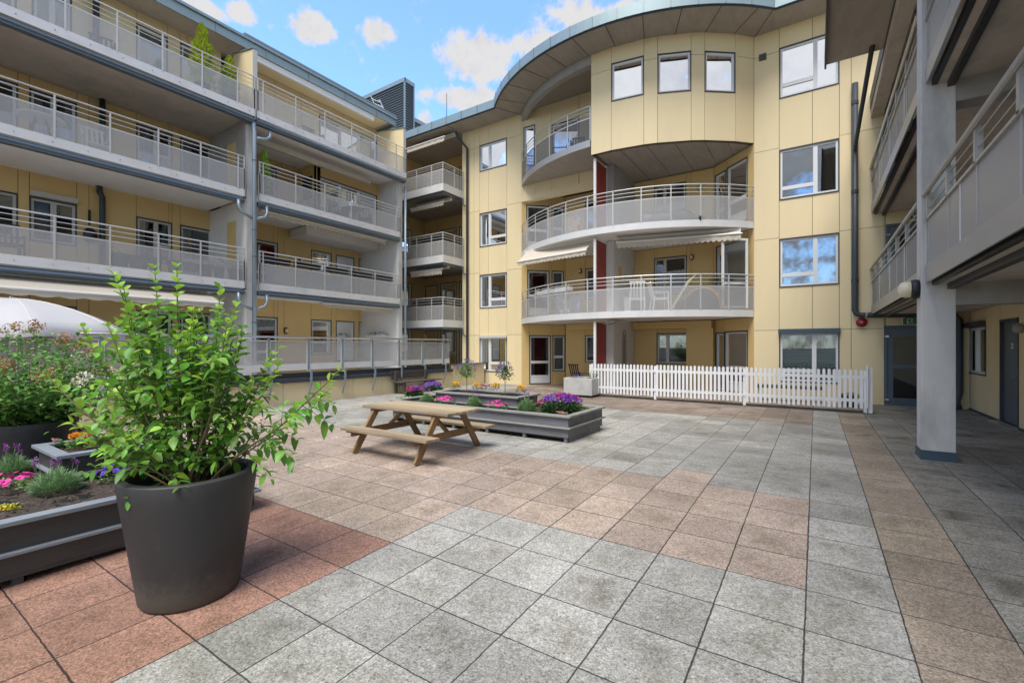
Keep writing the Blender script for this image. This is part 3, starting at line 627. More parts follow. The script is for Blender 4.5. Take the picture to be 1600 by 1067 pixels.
fs.build('roof_fascia', 'zinc', rf)
js = MB()      # standing joints of the zinc edge
cum = 0
for a, b in zip(edge, edge[1:]):
    L = math.hypot(b[0]-a[0], b[1]-a[1]); k = max(1, round(L/.9)) if L > 1 else 1
    for i in range(k):
        if L < 1:
            cum += L
            if cum < .55: continue
            cum = 0
        x, y = a[0]+(b[0]-a[0])*i/k, a[1]+(b[1]-a[1])*i/k; uu = ((b[0]-a[0])/L, (b[1]-a[1])/L)
        js.obox((x, y), uu, (uu[1], -uu[0]), -.01, .01, .0, .035, 11.285, 11.63)
js.build('fascia_joint', 'zinc', rf)
MB().sheet([(x, y+.04) for x, y in edge], 11.25, 11.30, .02).build('drip_edge', 'pipe', rf)
sj = MB()
for k in range(-5, 7):                     # joints between the soffit slabs, radial on the curve
    a = R(-90)+k*R(9.3)-R(4)
    if not (math.atan2(YE-CY, -dxr) < a < math.atan2(YE-CY, dxr)): continue
    p = (CX+RB*math.cos(a), CY+RB*math.sin(a)); q = (CX+RR*math.cos(a), CY+RR*math.sin(a))
    if p[1] > YF: p = (p[0]+(q[0]-p[0])*(p[1]-YF)/(p[1]-q[1]), YF)
    sj.beam((*p, 11.298), (*q, 11.298), .02, .012)
for x, xx in ((-16.1, -16.1), (-13.5, -13.5), (-10.87, -10.3), (-.99, -1.6), (2, 2)): sj.beam((xx, YF, 11.298), (x, YE, 11.298), .02, .012)
sj.build('soffit_joint', 'joint', rf)
# awnings of the middle block
awning(cb, (-9.42, 15.3), (-6.35, 14.75), 5.24, .55, .42, .16)
awning(cb, (-5.62, 15.05), (-2.0, 15.95), 5.22, .35, .16, .20)
# awning arms under balcony 2
a = MB(); a.tube([(-8.3, 15.0, 2.45), (-6.3, 14.9, 2.42), (-6.05, 15.1, 2.38)], .022, 6); a.tube([(-6.0, 15.1, 2.36), (-5.5, 14.9, 2.44), (-4.1, 14.9, 2.46)], .022, 6); a.build('awning_arm', 'railg', cb)
MB().box(1.1+.0, 1.2, 16.12, 16.19, 0, 0).v
# downpipes of the middle block
p = MB(); p.tube([(-13.33, 15.6, 11.1), (-13.33, 15.75, 10.95), (-13.08, 16.1, 10.5), (-13.08, 16.1, .12)], .055, 10); p.build('downpipe', 'pipe', cb, smooth=True)
p = MB(); x = on_seg(1335.5, BBR, (3.27, YF))[0]-1.62
p.tube([(x, 16.09, 9.0), (x, 16.09, 2.62), (x+.03, 16.09, 2.53), (x+.12, 16.09, 2.48), (2.75, 16.09, 2.44), (2.98, 16.09, 2.40), (3.06, 16.09, 2.28), (3.06, 16.09, .45), (2.98, 15.95, .2), (3.02, 15.95, .02)], .075, 12)
p.tube([(1.05, 12.9, 8.3), (x, 16.0, 8.4-1.2), (x, 16.09, 7.0)], .05, 8)
p.build('downpipe', 'pipe', cb, smooth=True)
for z in (4, 6.5, 9): MB().tube([(-13.08, 16.1, z), (-13.08, 16.1, z+.04)], .066, 10).build('pipe_clamp', 'pipe', cb); MB().tube([(x, 16.09, z-.6), (x, 16.09, z-.5)], .085, 12).build('pipe_clamp', 'pipe', cb)
MB().tube([(1.15, 16.06, 2.47), (1.19, 16.06, 2.465)], .083, 12).build('pipe_clamp', 'chrome', cb)
v = MB(); L_, t_ = on_seg(1186, BBR, (3.27, YF)); v.box(-1.62+L_-.0, -1.62+L_+.2, 16.17, 16.195, hz(t_, 97), hz(t_, 87)); v.build('vent', 'trim', cb)

# corner recess at the left end of the middle block with its three small balconies
RX0, RX1, RY = -17.6, -13.46, 18.05
cw = MB(); ck = MB()
P, Q = (RX0, RY), (RX1, RY)
ch = []
for z in (.35, 2.72, 5.5, 8.55): ch += [(on_seg(661, P, Q)[0], on_seg(684, P, Q)[0], z+(.5 if z > 1 else .35), z+2.12), (on_seg(688, P, Q)[0], on_seg(713.5, P, Q)[0], z+.05, z+2.2), (on_seg(717.5, P, Q)[0], on_seg(721.5, P, Q)[0], z+.4, z+2.2)]
clad(cw, ck, P, Q, 0, 11.3, ch)
for i, h in enumerate(ch): window(cb, P, Q, h, 'tr' if i % 3 == 1 else 'one', tr=.4, cur=('curtain', [(.05, .3)]) if i % 4 == 1 else None)
P, Q = (RX0, 13.5), (RX0, RY)
ch2 = [(2.2, 3.6, z+.9, z+2.15) for z in (.35, 2.72, 5.5)]
clad(cw, ck, P, Q, 0, 11.3, ch2)
for h in ch2: window(cb, P, Q, h, 'two', .5)
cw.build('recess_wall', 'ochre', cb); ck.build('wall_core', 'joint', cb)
for i, (zb, zt) in enumerate(((2.40, 3.72), (5.18, 6.5), (8.26, 9.50))):
    pl = [(-16.2, 14.78), (-13.32, 14.78), (-13.32, 16.15)]
    b_ = MB().prism([(-17.58, 14.84), (-13.38, 14.84), (-13.38, 16.18), (-13.5, 16.18), (-13.5, 18), (-17.58, 18)], zb+.05, zb+.22).build('corner_balcony', 'soffit', cb)
    railing(b_, pl, zb+.04, zb+.36, zb+.98, zt, [.3, 1.3, 2.2, 2.86, 3.6, 4.2])
    g_ = MB(); g_.sheet([(-16.2, 14.86), (-13.42, 14.86), (-13.42, 16.1)], zb-.05, zb+.06, .05); g_.tube([(-13.3, 16.05, zb), (-13.3, 16.08, zb-.25), (-13.1, 16.1, zb-.38)], .035, 8); g_.build('gutter', 'gutter', b_)
awning(cb, (-15.9, 15.9), (-13.6, 15.9), 11.15, .75, .35, .2)
awning(cb, (-15.6, 15.6), (-13.6, 15.6), 8.15, .5, .22, .16)
awning(cb, (-15.5, 15.45), (-13.6, 15.45), 5.1, .45, .12, .24)
tag(cb, 'yellow panel clad middle block with curved balconies, round bay and sweeping grey roof edge', 'building')

# ------------------------------------------------------------------ left wing with long balconies
lb = thing('apartment_building', (-16, 3, 0), 'left yellow wing with four long tiers of white balconies and a terrace at its foot', 'building')
XB = -16.75; X4 = -15.95; YA, YM, YZ = -7.0, 7.15, 13.35
lw = MB(); lk = MB(); l4 = MB()
def Lh(px0, px1, z0, z1, X=XB, P=None): P = P or (X, YA); Q = (X, 14); return (on_seg(px0, P, Q)[0], on_seg(px1, P, Q)[0], z0, z1)
TOPW = {0: (.62, 2.68), 1: (3.56, 5.45), 2: (6.32, 8.20)}
ceil = {0: 3.36, 1: 6.10, 2: 8.5}
for lv in range(3):
    z0, zt = TOPW[lv]
    # section one
    P, Q = (XB, YA), (XB, YM); hs = [Lh(-60, 28, z0+.75, zt), Lh(46, 120, z0+.75, zt), Lh(213, 269, z0+.6, zt), Lh(281.5, 331, z0+.08, zt)]
    hs += [(2.0, 3.6, z0+.8, zt), (4.6, 5.8, z0+.1, zt)]
    clad(lw, lk, P, Q, z0-.02, ceil[lv], hs, us=[hs[1][1]+.25, 13.0])
    for i, h in enumerate(hs):
        f = window(lb, P, Q, h, 'two' if i in (0, 1) else ('Rt' if i == 2 else 'door'), .5 if i < 2 else .55, .4, fm='frame' if lv != 1 else 'frameg', cur=('curtain', [(.05, .3), (.8, 1)]) if (i+lv) % 3 == 0 else ('curtain', [(.1, .45)]))
        if lv == 1 and i == 1: L, u, n = frame_of(P, Q); MB().obox(P, u, n, h[0], h[1], .01, .12, h[3]+.01, h[3]+.14).build('roller_box', 'frameg', f)
    # section two
    X2 = XB
    if lv == 2:
        P, Q = (XB, YM+.25), (XB, 10.3); h = [Lh(410, 432, z0+.1, 8.2, XB, P)]; clad(lw, lk, P, Q, z0-.02, ceil[lv], h, us=[1.2, 2.2]); window(lb, P, Q, h[0], 'door', tr=.4)
        P, Q = (XB, 10.3), (-15.6, 10.3); clad(lw, lk, P, Q, z0-.02, ceil[lv], [(.25, .85, z0+.9, 8.05)]); window(lb, P, Q, (.25, .85, z0+.9, 8.05), 'one')
        P, Q = (-15.6, 10.3), (-15.6, YZ); h = [Lh(499, 589, z0+.1, 8.02, -15.6, P)]; clad(lw, lk, P, Q, z0-.02, ceil[lv], h); window(lb, P, Q, h[0], 'three', cur=('curtain', [(.7, .95)]))
    else:
        P, Q = (XB, YM+.25), (XB, YZ); hs = [Lh(397, 434, z0+.1, zt, XB, P), Lh(486, 518, z0+.65, zt, XB, P), Lh(525, 553.5, z0+.35, zt, XB, P), Lh(560.5, 586.5, z0+.08, zt, XB, P)]
        clad(lw, lk, P, Q, z0-.02, ceil[lv], hs, us=[1.9, 2.3])
        for i, h in enumerate(hs): window(lb, P, Q, h, ('door', 'tr', 'tr', 'door')[i], tr=.35, cur=('curtain', [(.05, .95)] if i == 2 else [(.05, .3)]))
# level 4
P, Q = (X4, YA), (X4, YM); hs = [Lh(-70, 26, 9.3, 10.75, X4), Lh(50, 112, 8.9, 10.8, X4), Lh(213, 262, 9.2, 10.7, X4), Lh(282, 318, 8.9, 10.75, X4)]
clad(l4, lk, P, Q, 8.72, 11.1, hs, us=[9.6, 13.2])
for i, h in enumerate(hs): window(lb, P, Q, h, 'two' if i < 2 else 'one', .5, cur=('curtain', [(.05, .9)]))
P, Q = (X4, YM+.25), (X4, YZ); h = [Lh(499, 589, 8.86, 10.55, X4, P)]
clad(l4, lk, P, Q, 8.72, 11.1, h, us=[1.5, 2.5]); window(lb, P, Q, h[0], 'three', cur=('curtain', [(.02, .6)]))
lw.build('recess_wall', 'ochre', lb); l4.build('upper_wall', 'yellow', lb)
lk.box(-17.75, -17.65, YA, 13.5, 0, 11.1); lk.build('wall_core', 'joint', lb)
# cross walls between the flats
for y0, y1 in ((YM, YM+.25), (YZ-.12, YZ+.12)):
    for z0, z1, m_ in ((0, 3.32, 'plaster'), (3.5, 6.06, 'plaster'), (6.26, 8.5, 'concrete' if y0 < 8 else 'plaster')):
        d = MB(); d.box(-17.6, -14.55, y0, y1, z0, z1); d.box(-14.55, -14.42, y0-.03, y1+.0, z0, z1)
        o = d.build('cross_wall', m_, lb)
        if y0 < 8 and z0 > 3: MB().box(-15.55, -15.0, y0-.012, y0-.003, z0+.1, z1-.55).build('yellow_niche', 'ochre', o)
    MB().box(-14.42, -14.37, y0-.0, y1-.06, 0, 8.35).build('concrete_post', 'column', lb)
for y0, y1, xi in ((YM+.08, YM+.19, -15.35), (YZ-.06, YZ+.05, -15.75)):
    f = MB(); z0 = 8.74
    f.add([(xi, y0, z0), (-14.17, y0, z0), (-14.17, y1, z0), (xi, y1, z0), (xi, y0, 10.82), (-14.17, y0, 10.58), (-14.17, y1, 10.58), (xi, y1, 10.82)], [(0, 3, 2, 1), (4, 5, 6, 7), (0, 1, 5, 4), (1, 2, 6, 5), (2, 3, 7, 6), (3, 0, 4, 7)])
    o = f.build('fin_wall', 'yellow', lb)
    c = MB(); c.beam((xi-.03, (y0+y1)/2, 10.84), (-14.13, (y0+y1)/2, 10.60), .17, .035); c.build('coping', 'zinc', o)
    MB().box(-14.166, -14.14, y0-.01, y1+.01, 8.76, 10.57).build('fin_edge', 'frameg', o)
# slabs, bands, guards, gutters; the two sections are separate balconies
def posts_px(pxs, X, ya): return [on_seg(p, (X, ya), (X, 14))[0] for p in pxs]
for lv, (zb, X) in enumerate(((3.35, -14.3), (6.10, -14.3), (8.54, -14.12))):
    for sec, (ya, yb) in enumerate(((YA, YM-.08), (YM+.32, YZ-.1)) if lv < 2 else ((YA, YM+.13), (YM+.17, YZ+.06))):
        sm = 'soffit_light' if (lv == 0 or (lv == 1)) else 'soffit_left'
        if lv == 2 and sec == 1: sm = 'soffit_light'
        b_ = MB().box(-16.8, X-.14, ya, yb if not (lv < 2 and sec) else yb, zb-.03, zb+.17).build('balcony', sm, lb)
        ps = posts_px([85, 172, 247.5, 313.5, 372] if sec == 0 else [411, 462, 507.5, 549, 586, 619], X, ya)
        if lv == 2: ps = posts_px([102, 183, 254, 316, 371] if sec == 0 else [411, 462, 507.5, 549.5, 586, 619], X, ya)
        ps = [p_ for p_ in ps]+([.05, 2.0, 3.9, 5.8, 7.5] if sec == 0 else [.03, yb-ya-.03])+([yb-ya-.03] if sec == 0 else [])
        railing(b_, [(X, ya), (X, yb)], zb, zb+.215, zb+.83, zb+1.19, ps)
        for y in (ya, yb-.05): MB().box(X-.03, X+.012, y, y+.05, zb+.0, zb+.83).build('end_post', 'rail', b_)
        g_ = MB(); g_.box(X-.20, X-.03, ya, yb, zb-.17, zb-.06); g_.box(X-.17, X-.06, ya, yb, zb-.06, zb-.03); g_.tube([(X-.04, ya, zb-.10), (X-.04, yb, zb-.10)], .045, 8)
        g_.build('gutter', 'gutter', b_, smooth=False)
        bl = MB(); y = ya+.3
        while y < yb: bl.tube([(X-.01, y, zb+.10), (X+.024, y, zb+.10)], .008, 6); y += .6
        bl.build('bolt', 'trim', b_)
# downpipes at the joint of the two sections and at the far end
p = MB(); yj = YM+.12
p.tube([(-14.2, yj, 8.4), (-14.2, yj, 8.25), (-14.16, yj, 8.1), (-14.16, yj, .7)], .062, 10)
for z in (5.95, 3.2):
    for sg in (-1, 1): p.tube([(-14.24, yj+sg*.42, z), (-14.22, yj+sg*.42, z-.22), (-14.2, yj+sg*.34, z-.36), (-14.16, yj, z-.5)], .045, 8)
p.tube([(-14.2, yj+.5, 8.3), (-14.2, yj+.5, 8.12), (-14.2, yj+.36, 8.0), (-14.16, yj, 7.9)], .05, 8)
MB().tube([(-14.24, YZ+.12, 8.2), (-14.24, YZ+.12, .7)], .05, 8).build('downpipe', 'pipel', lb, smooth=True)
p.build('downpipe', 'pipel', lb, smooth=True)
for z in (7.2, 5.1, 4.3, 2.3): MB().tube([(-14.16, yj, z), (-14.16, yj, z+.035)], .072, 10).build('pipe_clamp', 'gutter', lb)
for z0, z1 in ((8.75, 11.0), (6.3, 8.5), (3.55, 6.1)):
    p = MB()
    y = YA+on_seg(160, (XB+.12, YA), (XB+.12, 14))[0]; xx = XB+.12
    p.tube([(xx, y, z0), (xx, y, z1-.32), (xx-.03, y-.05, z1-.2), (xx-.03, y-.05, z1)] if z0 < 5 else [(xx+(0 if z0 < 8 else .85), y+(0 if z0 < 8 else -.35), z0), (xx+(0 if z0 < 8 else .85), y+(0 if z0 < 8 else -.35), z1)], .07, 10)
    p.build('downpipe', 'pipe', lb, smooth=True)
# roof
r = MB(); r.box(-22, -14.88, YA, 13.5, 11.05, 11.25); rf = r.build('roof', 'soffit_left', lb)
r = MB(); r.box(-14.9, -14.86, YA, 13.52, 10.93, 11.26); r.box(-14.86, -14.80, YA, 13.54, 11.2, 11.28); r.box(-22, -14.86, 13.5, 13.54, 10.93, 11.26); r.build('roof_fascia', 'zinc', rf)
r = MB(); y = YA
while y < 13.5: r.box(-14.862, -14.84, y, y+.02, 10.93, 11.27); y += 1.5
r.build('fascia_joint', 'zinc', rf)
MB().box(-15.2, -14.8, 7.3, 13.5, 11.29, 11.36).build('upper_flashing', 'louver', rf)
MB().box(-15.9, -14.92, 7.45, 13.2, 10.98, 11.045).build('painted_soffit', 'yellow', rf)
MB().box(-15.0, -14.9, 7.45, 12.4, 10.72, 10.92).build('awning_case', 'awnw', rf)
# awnings of the left wing
awning(lb, (-14.75, YM+.6), (-14.75, 12.7), 5.92, .16, .02, .16)
awning(lb, (-14.75, 9.9), (-14.75, 13.0), 3.16, .20, .02, .16)
awning(lb, (-14.75, -5.5), (-14.75, 6.2), 3.14, .95, .34, .14, scal=.42)
o = MB(); o.box(-15.0, -14.86, YM+.55, 12.2, 8.10, 8.28); o.box(-15.05, -15.0, YM+.55, 12.2, 8.2, 8.3); o.build('awning_case', 'awning', lb)
o = MB(); o.tube([(-14.45, -5.5, 2.98), (-14.45, 6.2, 2.98)], .05, 10); o.build('awning_tube', 'band', lb, smooth=True)
MB().box(-16.7, -15.6, 9.9, 13.2, 5.72, 6.03).build('ceiling_box', 'plaster', lb)
# wall lamps
def bulkhead(par, x, y, z, nx, ny, s=1.):
    b = MB(); ux, uy = -ny, nx
    for k in range(12):
        pass
    b.lathe((0, 0, 0), [(.0, 0), (.075*s, 0), (.075*s, .05*s), (.06*s, .06*s)], 16)
    g_ = MB(); g_.lathe((0, 0, 0), [(.055*s, .05*s), (.05*s, .09*s), (.03*s, .115*s), (0, .12*s)], 16)
    for q in (b, g_): q.v = [(x+ux*a+nx*c, y+uy*a+ny*c, z+b_*1.5) for a, b_, c in q.v]
    o = b.build('wall_lamp', 'dkmetal', par, smooth=True); g_.build('lamp_glass', 'lampw', o, smooth=True)
bulkhead(lb, XB+.01, YM+.25+on_seg(470, (XB, YM+.25), (XB, 14))[0], 4.95, 1, 0, 1.1)
bulkhead(lb, XB+.01, YM+.25+on_seg(446, (XB, YM+.25), (XB, 14))[0], 2.2, 1, 0, 1.1)
bulkhead(cb, -8.9+on_seg(907, AL, (-6.1, YB))[0], YB-.01, 4.75, 0, -1)
bulkhead(cb, -5.9+on_seg(1081, (-5.9, YB), AR)[0], YB-.01, 4.85, 0, -1)
bulkhead(cb, -5.9+on_seg(1094, (-5.9, YB), AR)[0], YB-.01, 7.3, 0, -1)
# terrace: low wall, deck and coping (part of the left wing)
tw = MB(); tk = MB(); P, Q = (-12.12, -6), (-12.12, 13.95)
clad(tw, tk, P, Q, 0, .70, us=[k*1.14+.45 for k in range(18)]); clad(tw, tk, (-12.12, 13.95), (-12.12, 16.1), 0, .86, us=[1.2])
tw.build('terrace_wall', 'yellow', lb); tk.build('wall_core', 'joint', lb)
t = MB(); t.box(-16.8, -12.3, -7, 16.1, .50, .60); t.build('terrace_deck', 'soffit_light', lb)
t = MB(); t.box(-12.62, -12.06, -6, 13.95, .70, .715); t.box(-12.075, -12.05, -6, 13.95, .60, .715); t.box(-12.30, -12.28, -6, 13.95, .715, .86); t.box(-12.5, -12.0, 13.95, 16.1, .86, .89); t.build('coping', 'pipe', lb)

# ------------------------------------------------------------------ terrace railing (one thing)
tr = thing('terrace_railing', (-12.1, 5, .7), 'long steel framed railing with pale perforated panels along the low yellow terrace wall', 'railing')
py = [-4.8+1.14*i for i in range(17)]; py = [y for y in py if y < 13.6]; py = [6.59-1.14*k for k in range(9, 0, -1)]+[6.59, 7.74, 8.87, 10.01, 11.16, 12.31, 13.44]
MB().tube([(-12.08, py[0], 1.86), (-12.08, 13.82, 1.86), (-12.4, 13.84, 1.86)], .028, 8).build('handrail', 'chrome', tr, smooth=True)
pb = MB()
for a, b_ in zip(py, py[1:]): MB().box(-12.12, -12.112, a+.05, b_-.05, .98, 1.74).build('mesh_panel', 'mesh', tr); pb.box(-12.118, -12.106, a+.05, b_-.05, .94, 1.12)
MB().box(-12.12, -12.112, 13.49, 13.8, .98, 1.74).build('mesh_panel', 'mesh', tr); pb.box(-12.118, -12.106, 13.49, 13.8, .94, 1.12)
for a, b_ in zip(py, py[1:]):
    for e0, e1 in ((a+.035, a+.052), (b_-.052, b_-.035)): pb.box(-12.124, -12.10, e0, e1, .92, 1.76)
    pb.box(-12.124, -12.10, a+.052, b_-.052, 1.74, 1.76)
pb.build('panel_frame', 'band', tr)
for y in py:
    p = MB(); p.box(-12.13, -12.09, y-.025, y+.025, .95, 1.82); p.box(-12.11, -11.95, y-.02, y+.02, .90, .95); p.box(-11.99, -11.95, y-.025, y+.025, .52, .90)
    p.beam((-11.97, y, .55), (-12.11, y, .18), .03, .03); p.box(-12.11, -11.97, y-.02, y+.02, .66, .69)
    p.build('post', 'pipel', tr)

# ------------------------------------------------------------------ right gallery wing
rb = thing('apartment_building', (3.3, 9, 0), 'right wing with concrete access galleries and perforated steel parapets above the walkway', 'building')
rw = MB(); rk = MB(); XR = 3.27
P, Q = (XR, YF), (XR, -1)
for z0, z1 in ((0, 2.55), (2.76, 5.33), (5.54, 8.3), (8.5, 11)):
    if z0 == 0:
        hw = (on_seg(1511, P, Q)[0], on_seg(1541, P, Q)[0], .92, 2.10); hd = (on_seg(1563, P, Q)[0], on_seg(1592, P, Q)[0], .02, 2.16)
        clad(rw, rk, P, Q, z0, z1, [hw, hd, (5.6, 6.9, .9, 2.1)], us=[.6, hw[1]+.35, 8.5, 10])
        f = window(rb, P, Q, hw, 'two', .42); L, u, n = frame_of(P, Q); MB().obox(P, u, n, hw[0]-.5, hw[1]-.02, .0, .12, 2.08, 2.2).build('roller_box', 'trim', f)
        window(rb, P, Q, (5.6, 6.9, .9, 2.1), 'two', .5)
        d = MB(); d.obox(P, u, n, hd[0]+.04, hd[1]-.04, -.10, -.05, .04, 2.11)
        k = hd[0]+.04
        while k < hd[1]-.1: d.obox(P, u, n, k+.003, k+.093, -.05, -.044, .05, 2.10); k += .096
        o = d.build('door', 'door', rb)
        e = MB(); e.obox(P, u, n, hd[0], hd[0]+.04, -.12, .015, 0, 2.16); e.obox(P, u, n, hd[1]-.04, hd[1], -.12, .015, 0, 2.16); e.obox(P, u, n, hd[0], hd[1], -.12, .018, 2.11, 2.17); e.build('door_frame', 'trim', o)
        e = MB(); yk = hd[1]-.12; q = lambda a, b_, z: (P[0]+u[0]*a+n[0]*b_, P[1]+u[1]*a+n[1]*b_, z)
        e.tube([q(yk, -.05, 1.0), q(yk, .01, 1.0), q(yk-.12, .012, 1.0)], .011, 8); e.obox(P, u, n, yk-.025, yk+.025, -.046, -.038, .93, 1.07); e.tube([q(yk, -.05, 1.2), q(yk, -.02, 1.2)], .028, 12); e.build('door_handle', 'chrome', o)
        MB().obox(P, u, n, (hd[0]+hd[1])/2-.05, (hd[0]+hd[1])/2+.05, -.044, -.040, 1.56, 1.67).build('notice', 'white', o)
        MB().obox(P, u, n, (hd[0]+hd[1])/2-.02, (hd[0]+hd[1])/2+.025, -.040, -.037, 1.59, 1.64).build('notice_print', 'door', o)
        MB().obox(P, u, n, hd[0]-.05, hd[1]+.05, .0, .20, 0.004, .03).build('threshold', 'railg', o)
        MB().obox(P, u, n, 0, 17, .003, .02, 0, .05).build('base_trim', 'trim', rb)
    else:
        hs = [(1.2, 2.2, z0+.05, z0+2.15), (3.0, 4.2, z0+.8, z0+2.1), (6.2, 7.2, z0+.05, z0+2.15), (8.4, 9.8, z0+.8, z0+2.1)]
        clad(rw, rk, P, Q, z0, z1, hs)
        for h in hs: window(rb, P, Q, h, 'one')
rk.box(3.9, 3.95, -1, 16.1, 0, 11)
rw.build('wall', 'yellow', rb); rk.build('wall_core', 'joint', rb)
for zb in (2.50, 5.30):
    b_ = MB().box(1.42, XR-.01, -1, YF-.01, zb-.02, zb+.2).build('gallery_slab', 'soffit_left', rb)
    e = MB(); e.box(1.52, 1.60, -1, YF-.01, zb-.10, zb-.02); e.box(1.36, 1.42, -1, YF-.01, zb-.03, zb+.06); e.build('edge_channel', 'dkmetal', b_)
    cut = 8.64
    for (ya, yb, msh, bd) in ((cut+.39, YF-.03, 'meshg', 'bandg'), (-1, cut-.03, 'meshn', 'bandg')):
        pts = [(1.31, ya), (1.31, yb)]; L = yb-ya
        railing(b_, pts, zb+.0, zb+.24, zb+.90, zb+1.28, [L-.12-k*1.15 for k in range(int(L/1.15)+1)], mesh=msh, rail='railg', band=bd)
        r = MB(); r.tube([(1.27, ya, zb+1.24), (1.27, yb, zb+1.24)], .032, 8); y = yb-.12
        while y > ya: r.box(1.28, 1.34, y-.03, y+.03, zb+.88, zb+1.22); y -= 1.15
        r.build('grab_rail', 'railg', b_)
        y = yb-1.8
        while y > ya: MB().box(1.296, 1.308, y-.01, y+.01, zb, zb+.9).build('panel_joint', 'band', b_); y -= 1.9
b_ = MB().box(1.55, XR-.01, -1, YF-.01, 8.28, 8.5).build('gallery_slab', 'soffit_left', rb)
MB().box(1.28, 1.55, -1, YF-.01, 7.96, 8.5).build('edge_beam', 'soffit_left', b_)
for y in range(0, 16, 3): MB().box(1.56, XR-.02, y, y+.22, 8.02, 8.279).build('cross_rib', 'soffit_left', b_)
MB().box(1.26, 1.28, -1, YF-.01, 8.22, 8.6).build('edge_flashing', 'pipe', b_)
c = MB(); c.box(.21, 1.26, 1.5, 13.2, 8.28, 8.46); o = c.build('landing_slab', 'soffit', rb)
c = MB(); c.box(.17, .21, 1.5, 13.24, 8.20, 8.50); c.build('landing_flashing', 'dkmetal', o)
for y in (8.64, .2):
    if y < 1: continue
for i, y in enumerate((8.64,)):
    c = MB(); c.box(1.25, 1.61, y, y+.36, 0, 11); o = c.build('column', 'column', rb, bevel=.008)
    c = MB(); c.box(1.236, 1.624, y-.014, y+.374, 0.004, .145); c.build('column_base', 'slate', o)
    c = MB(); c.box(1.20, 1.66, y-.05, y+.41, .002, .008); c.build('base_plate', 'railg', o)
    for zt in (2.48, 5.28, 8.27): MB().box(1.61, XR-.02, y+.01, y+.35, zt-.30, zt).build('cross_beam', 'concrete', rb)
# lamp on the column
lm = thing('wall_lamp', (1.25, 8.8, 2.44), 'round cream glass lamp with black back on the side of the concrete column', 'lamp')
a = MB(); g_ = MB(); a.lathe((0, 0, 0), [(0, 0), (.13, 0), (.14, .03), (.14, .085), (.11, .10)], 24); g_.lathe((0, 0, 0), [(.115, .095), (.12, .13), (.11, .19), (.075, .225), (.03, .24), (0, .243)], 24)
for q in (a, g_): q.v = [(1.25-z, 8.82+x, 2.44+y) for x, y, z in q.v]
a.build('lamp_back', 'black', lm, smooth=True); g_.build('lamp_glass', 'lampw', lm, smooth=True)
lm = thing('wall_lamp', (3.2, 12.6, 2.0), 'small round lamp beside the grey door at the right edge of the picture', 'lamp')
g_ = MB(); g_.lathe((0, 0, 0), [(.09, 0), (.1, .05), (.08, .1), (.0, .13)], 16); g_.v = [(3.26-z, 12.62+x, 1.95+y) for x, y, z in g_.v]; g_.build('lamp_glass', 'concrete', lm, smooth=True)

# ------------------------------------------------------------------ exit signs, alarm bell
def exit_sign(x, z, label, sc_=1.):
    s = thing('exit_sign', (x, 16.1, z), label, 'sign'); w_, h_ = .52*sc_, .17*sc_
    MB().box(x, x+w_, 16.07, 16.14, z, z+h_).build('sign_board', 'signg', s)
    m = MB(); y0 = 16.062
    def bx(a, b_, c, d): m.box(x+w_*a, x+w_*b_, y0, 16.069, z+h_*c, z+h_*d)
    bx(0, .04, 0, 1); bx(.04, .1, .93, 1)
    # running man in a doorway
    bx(.20, .24, .12, .88); bx(.24, .36, .80, .88); bx(.24, .29, .12, .2)
    m.tube([(x+w_*.40, 16.068, z+h_*.76), (x+w_*.40, 16.062, z+h_*.76)], h_*.09, 8)
    for a, b_, c, d in ((.385, .64, .34, .42), (.37, .60, .44, .50), (.34, .42, .30, .28), (.30, .28, .24, .26), (.34, .42, .42, .28), (.42, .28, .41, .12)):
        m.beam((x+w_*a, 16.066, z+h_*b_), (x+w_*c, 16.066, z+h_*d), h_*.09, .008)
    # arrow pointing down
    m.beam((x+w_*.74, 16.066, z+h_*.85), (x+w_*.74, 16.066, z+h_*.2), h_*.13, .008)
    m.beam((x+w_*.62, 16.066, z+h_*.52), (x+w_*.745, 16.066, z+h_*.16), h_*.13, .008); m.beam((x+w_*.86, 16.066, z+h_*.52), (x+w_*.735, 16.066, z+h_*.16), h_*.13, .008)
    m.build('pictogram', 'white', s); return s
exit_sign(1.93, 2.20, 'green exit sign with running figure and down arrow above the ground floor glass door')
exit_sign(2.05, 5.02, 'green exit sign high up above the dark door on the first gallery', 1.)
bl = thing('alarm_bell', (1.05, 16.12, 2.27), 'round dark red alarm bell on the yellow wall left of the glass door', 'alarm')
g_ = MB(); g_.lathe((0, 0, 0), [(.125, 0), (.13, .03), (.12, .06), (.07, .085), (.03, .09), (.0, .09)], 24); g_.v = [(1.07+x, 16.18-z, 2.28+y) for x, y, z in g_.v]; g_.build('bell_shell', 'bell', bl, smooth=True)
g_ = MB(); g_.lathe((0, 0, 0), [(.035, .088), (.03, .10), (0, .102)], 16); g_.v = [(1.07+x, 16.18-z, 2.28+y) for x, y, z in g_.v]; g_.build('bell_centre', 'palepink', bl)

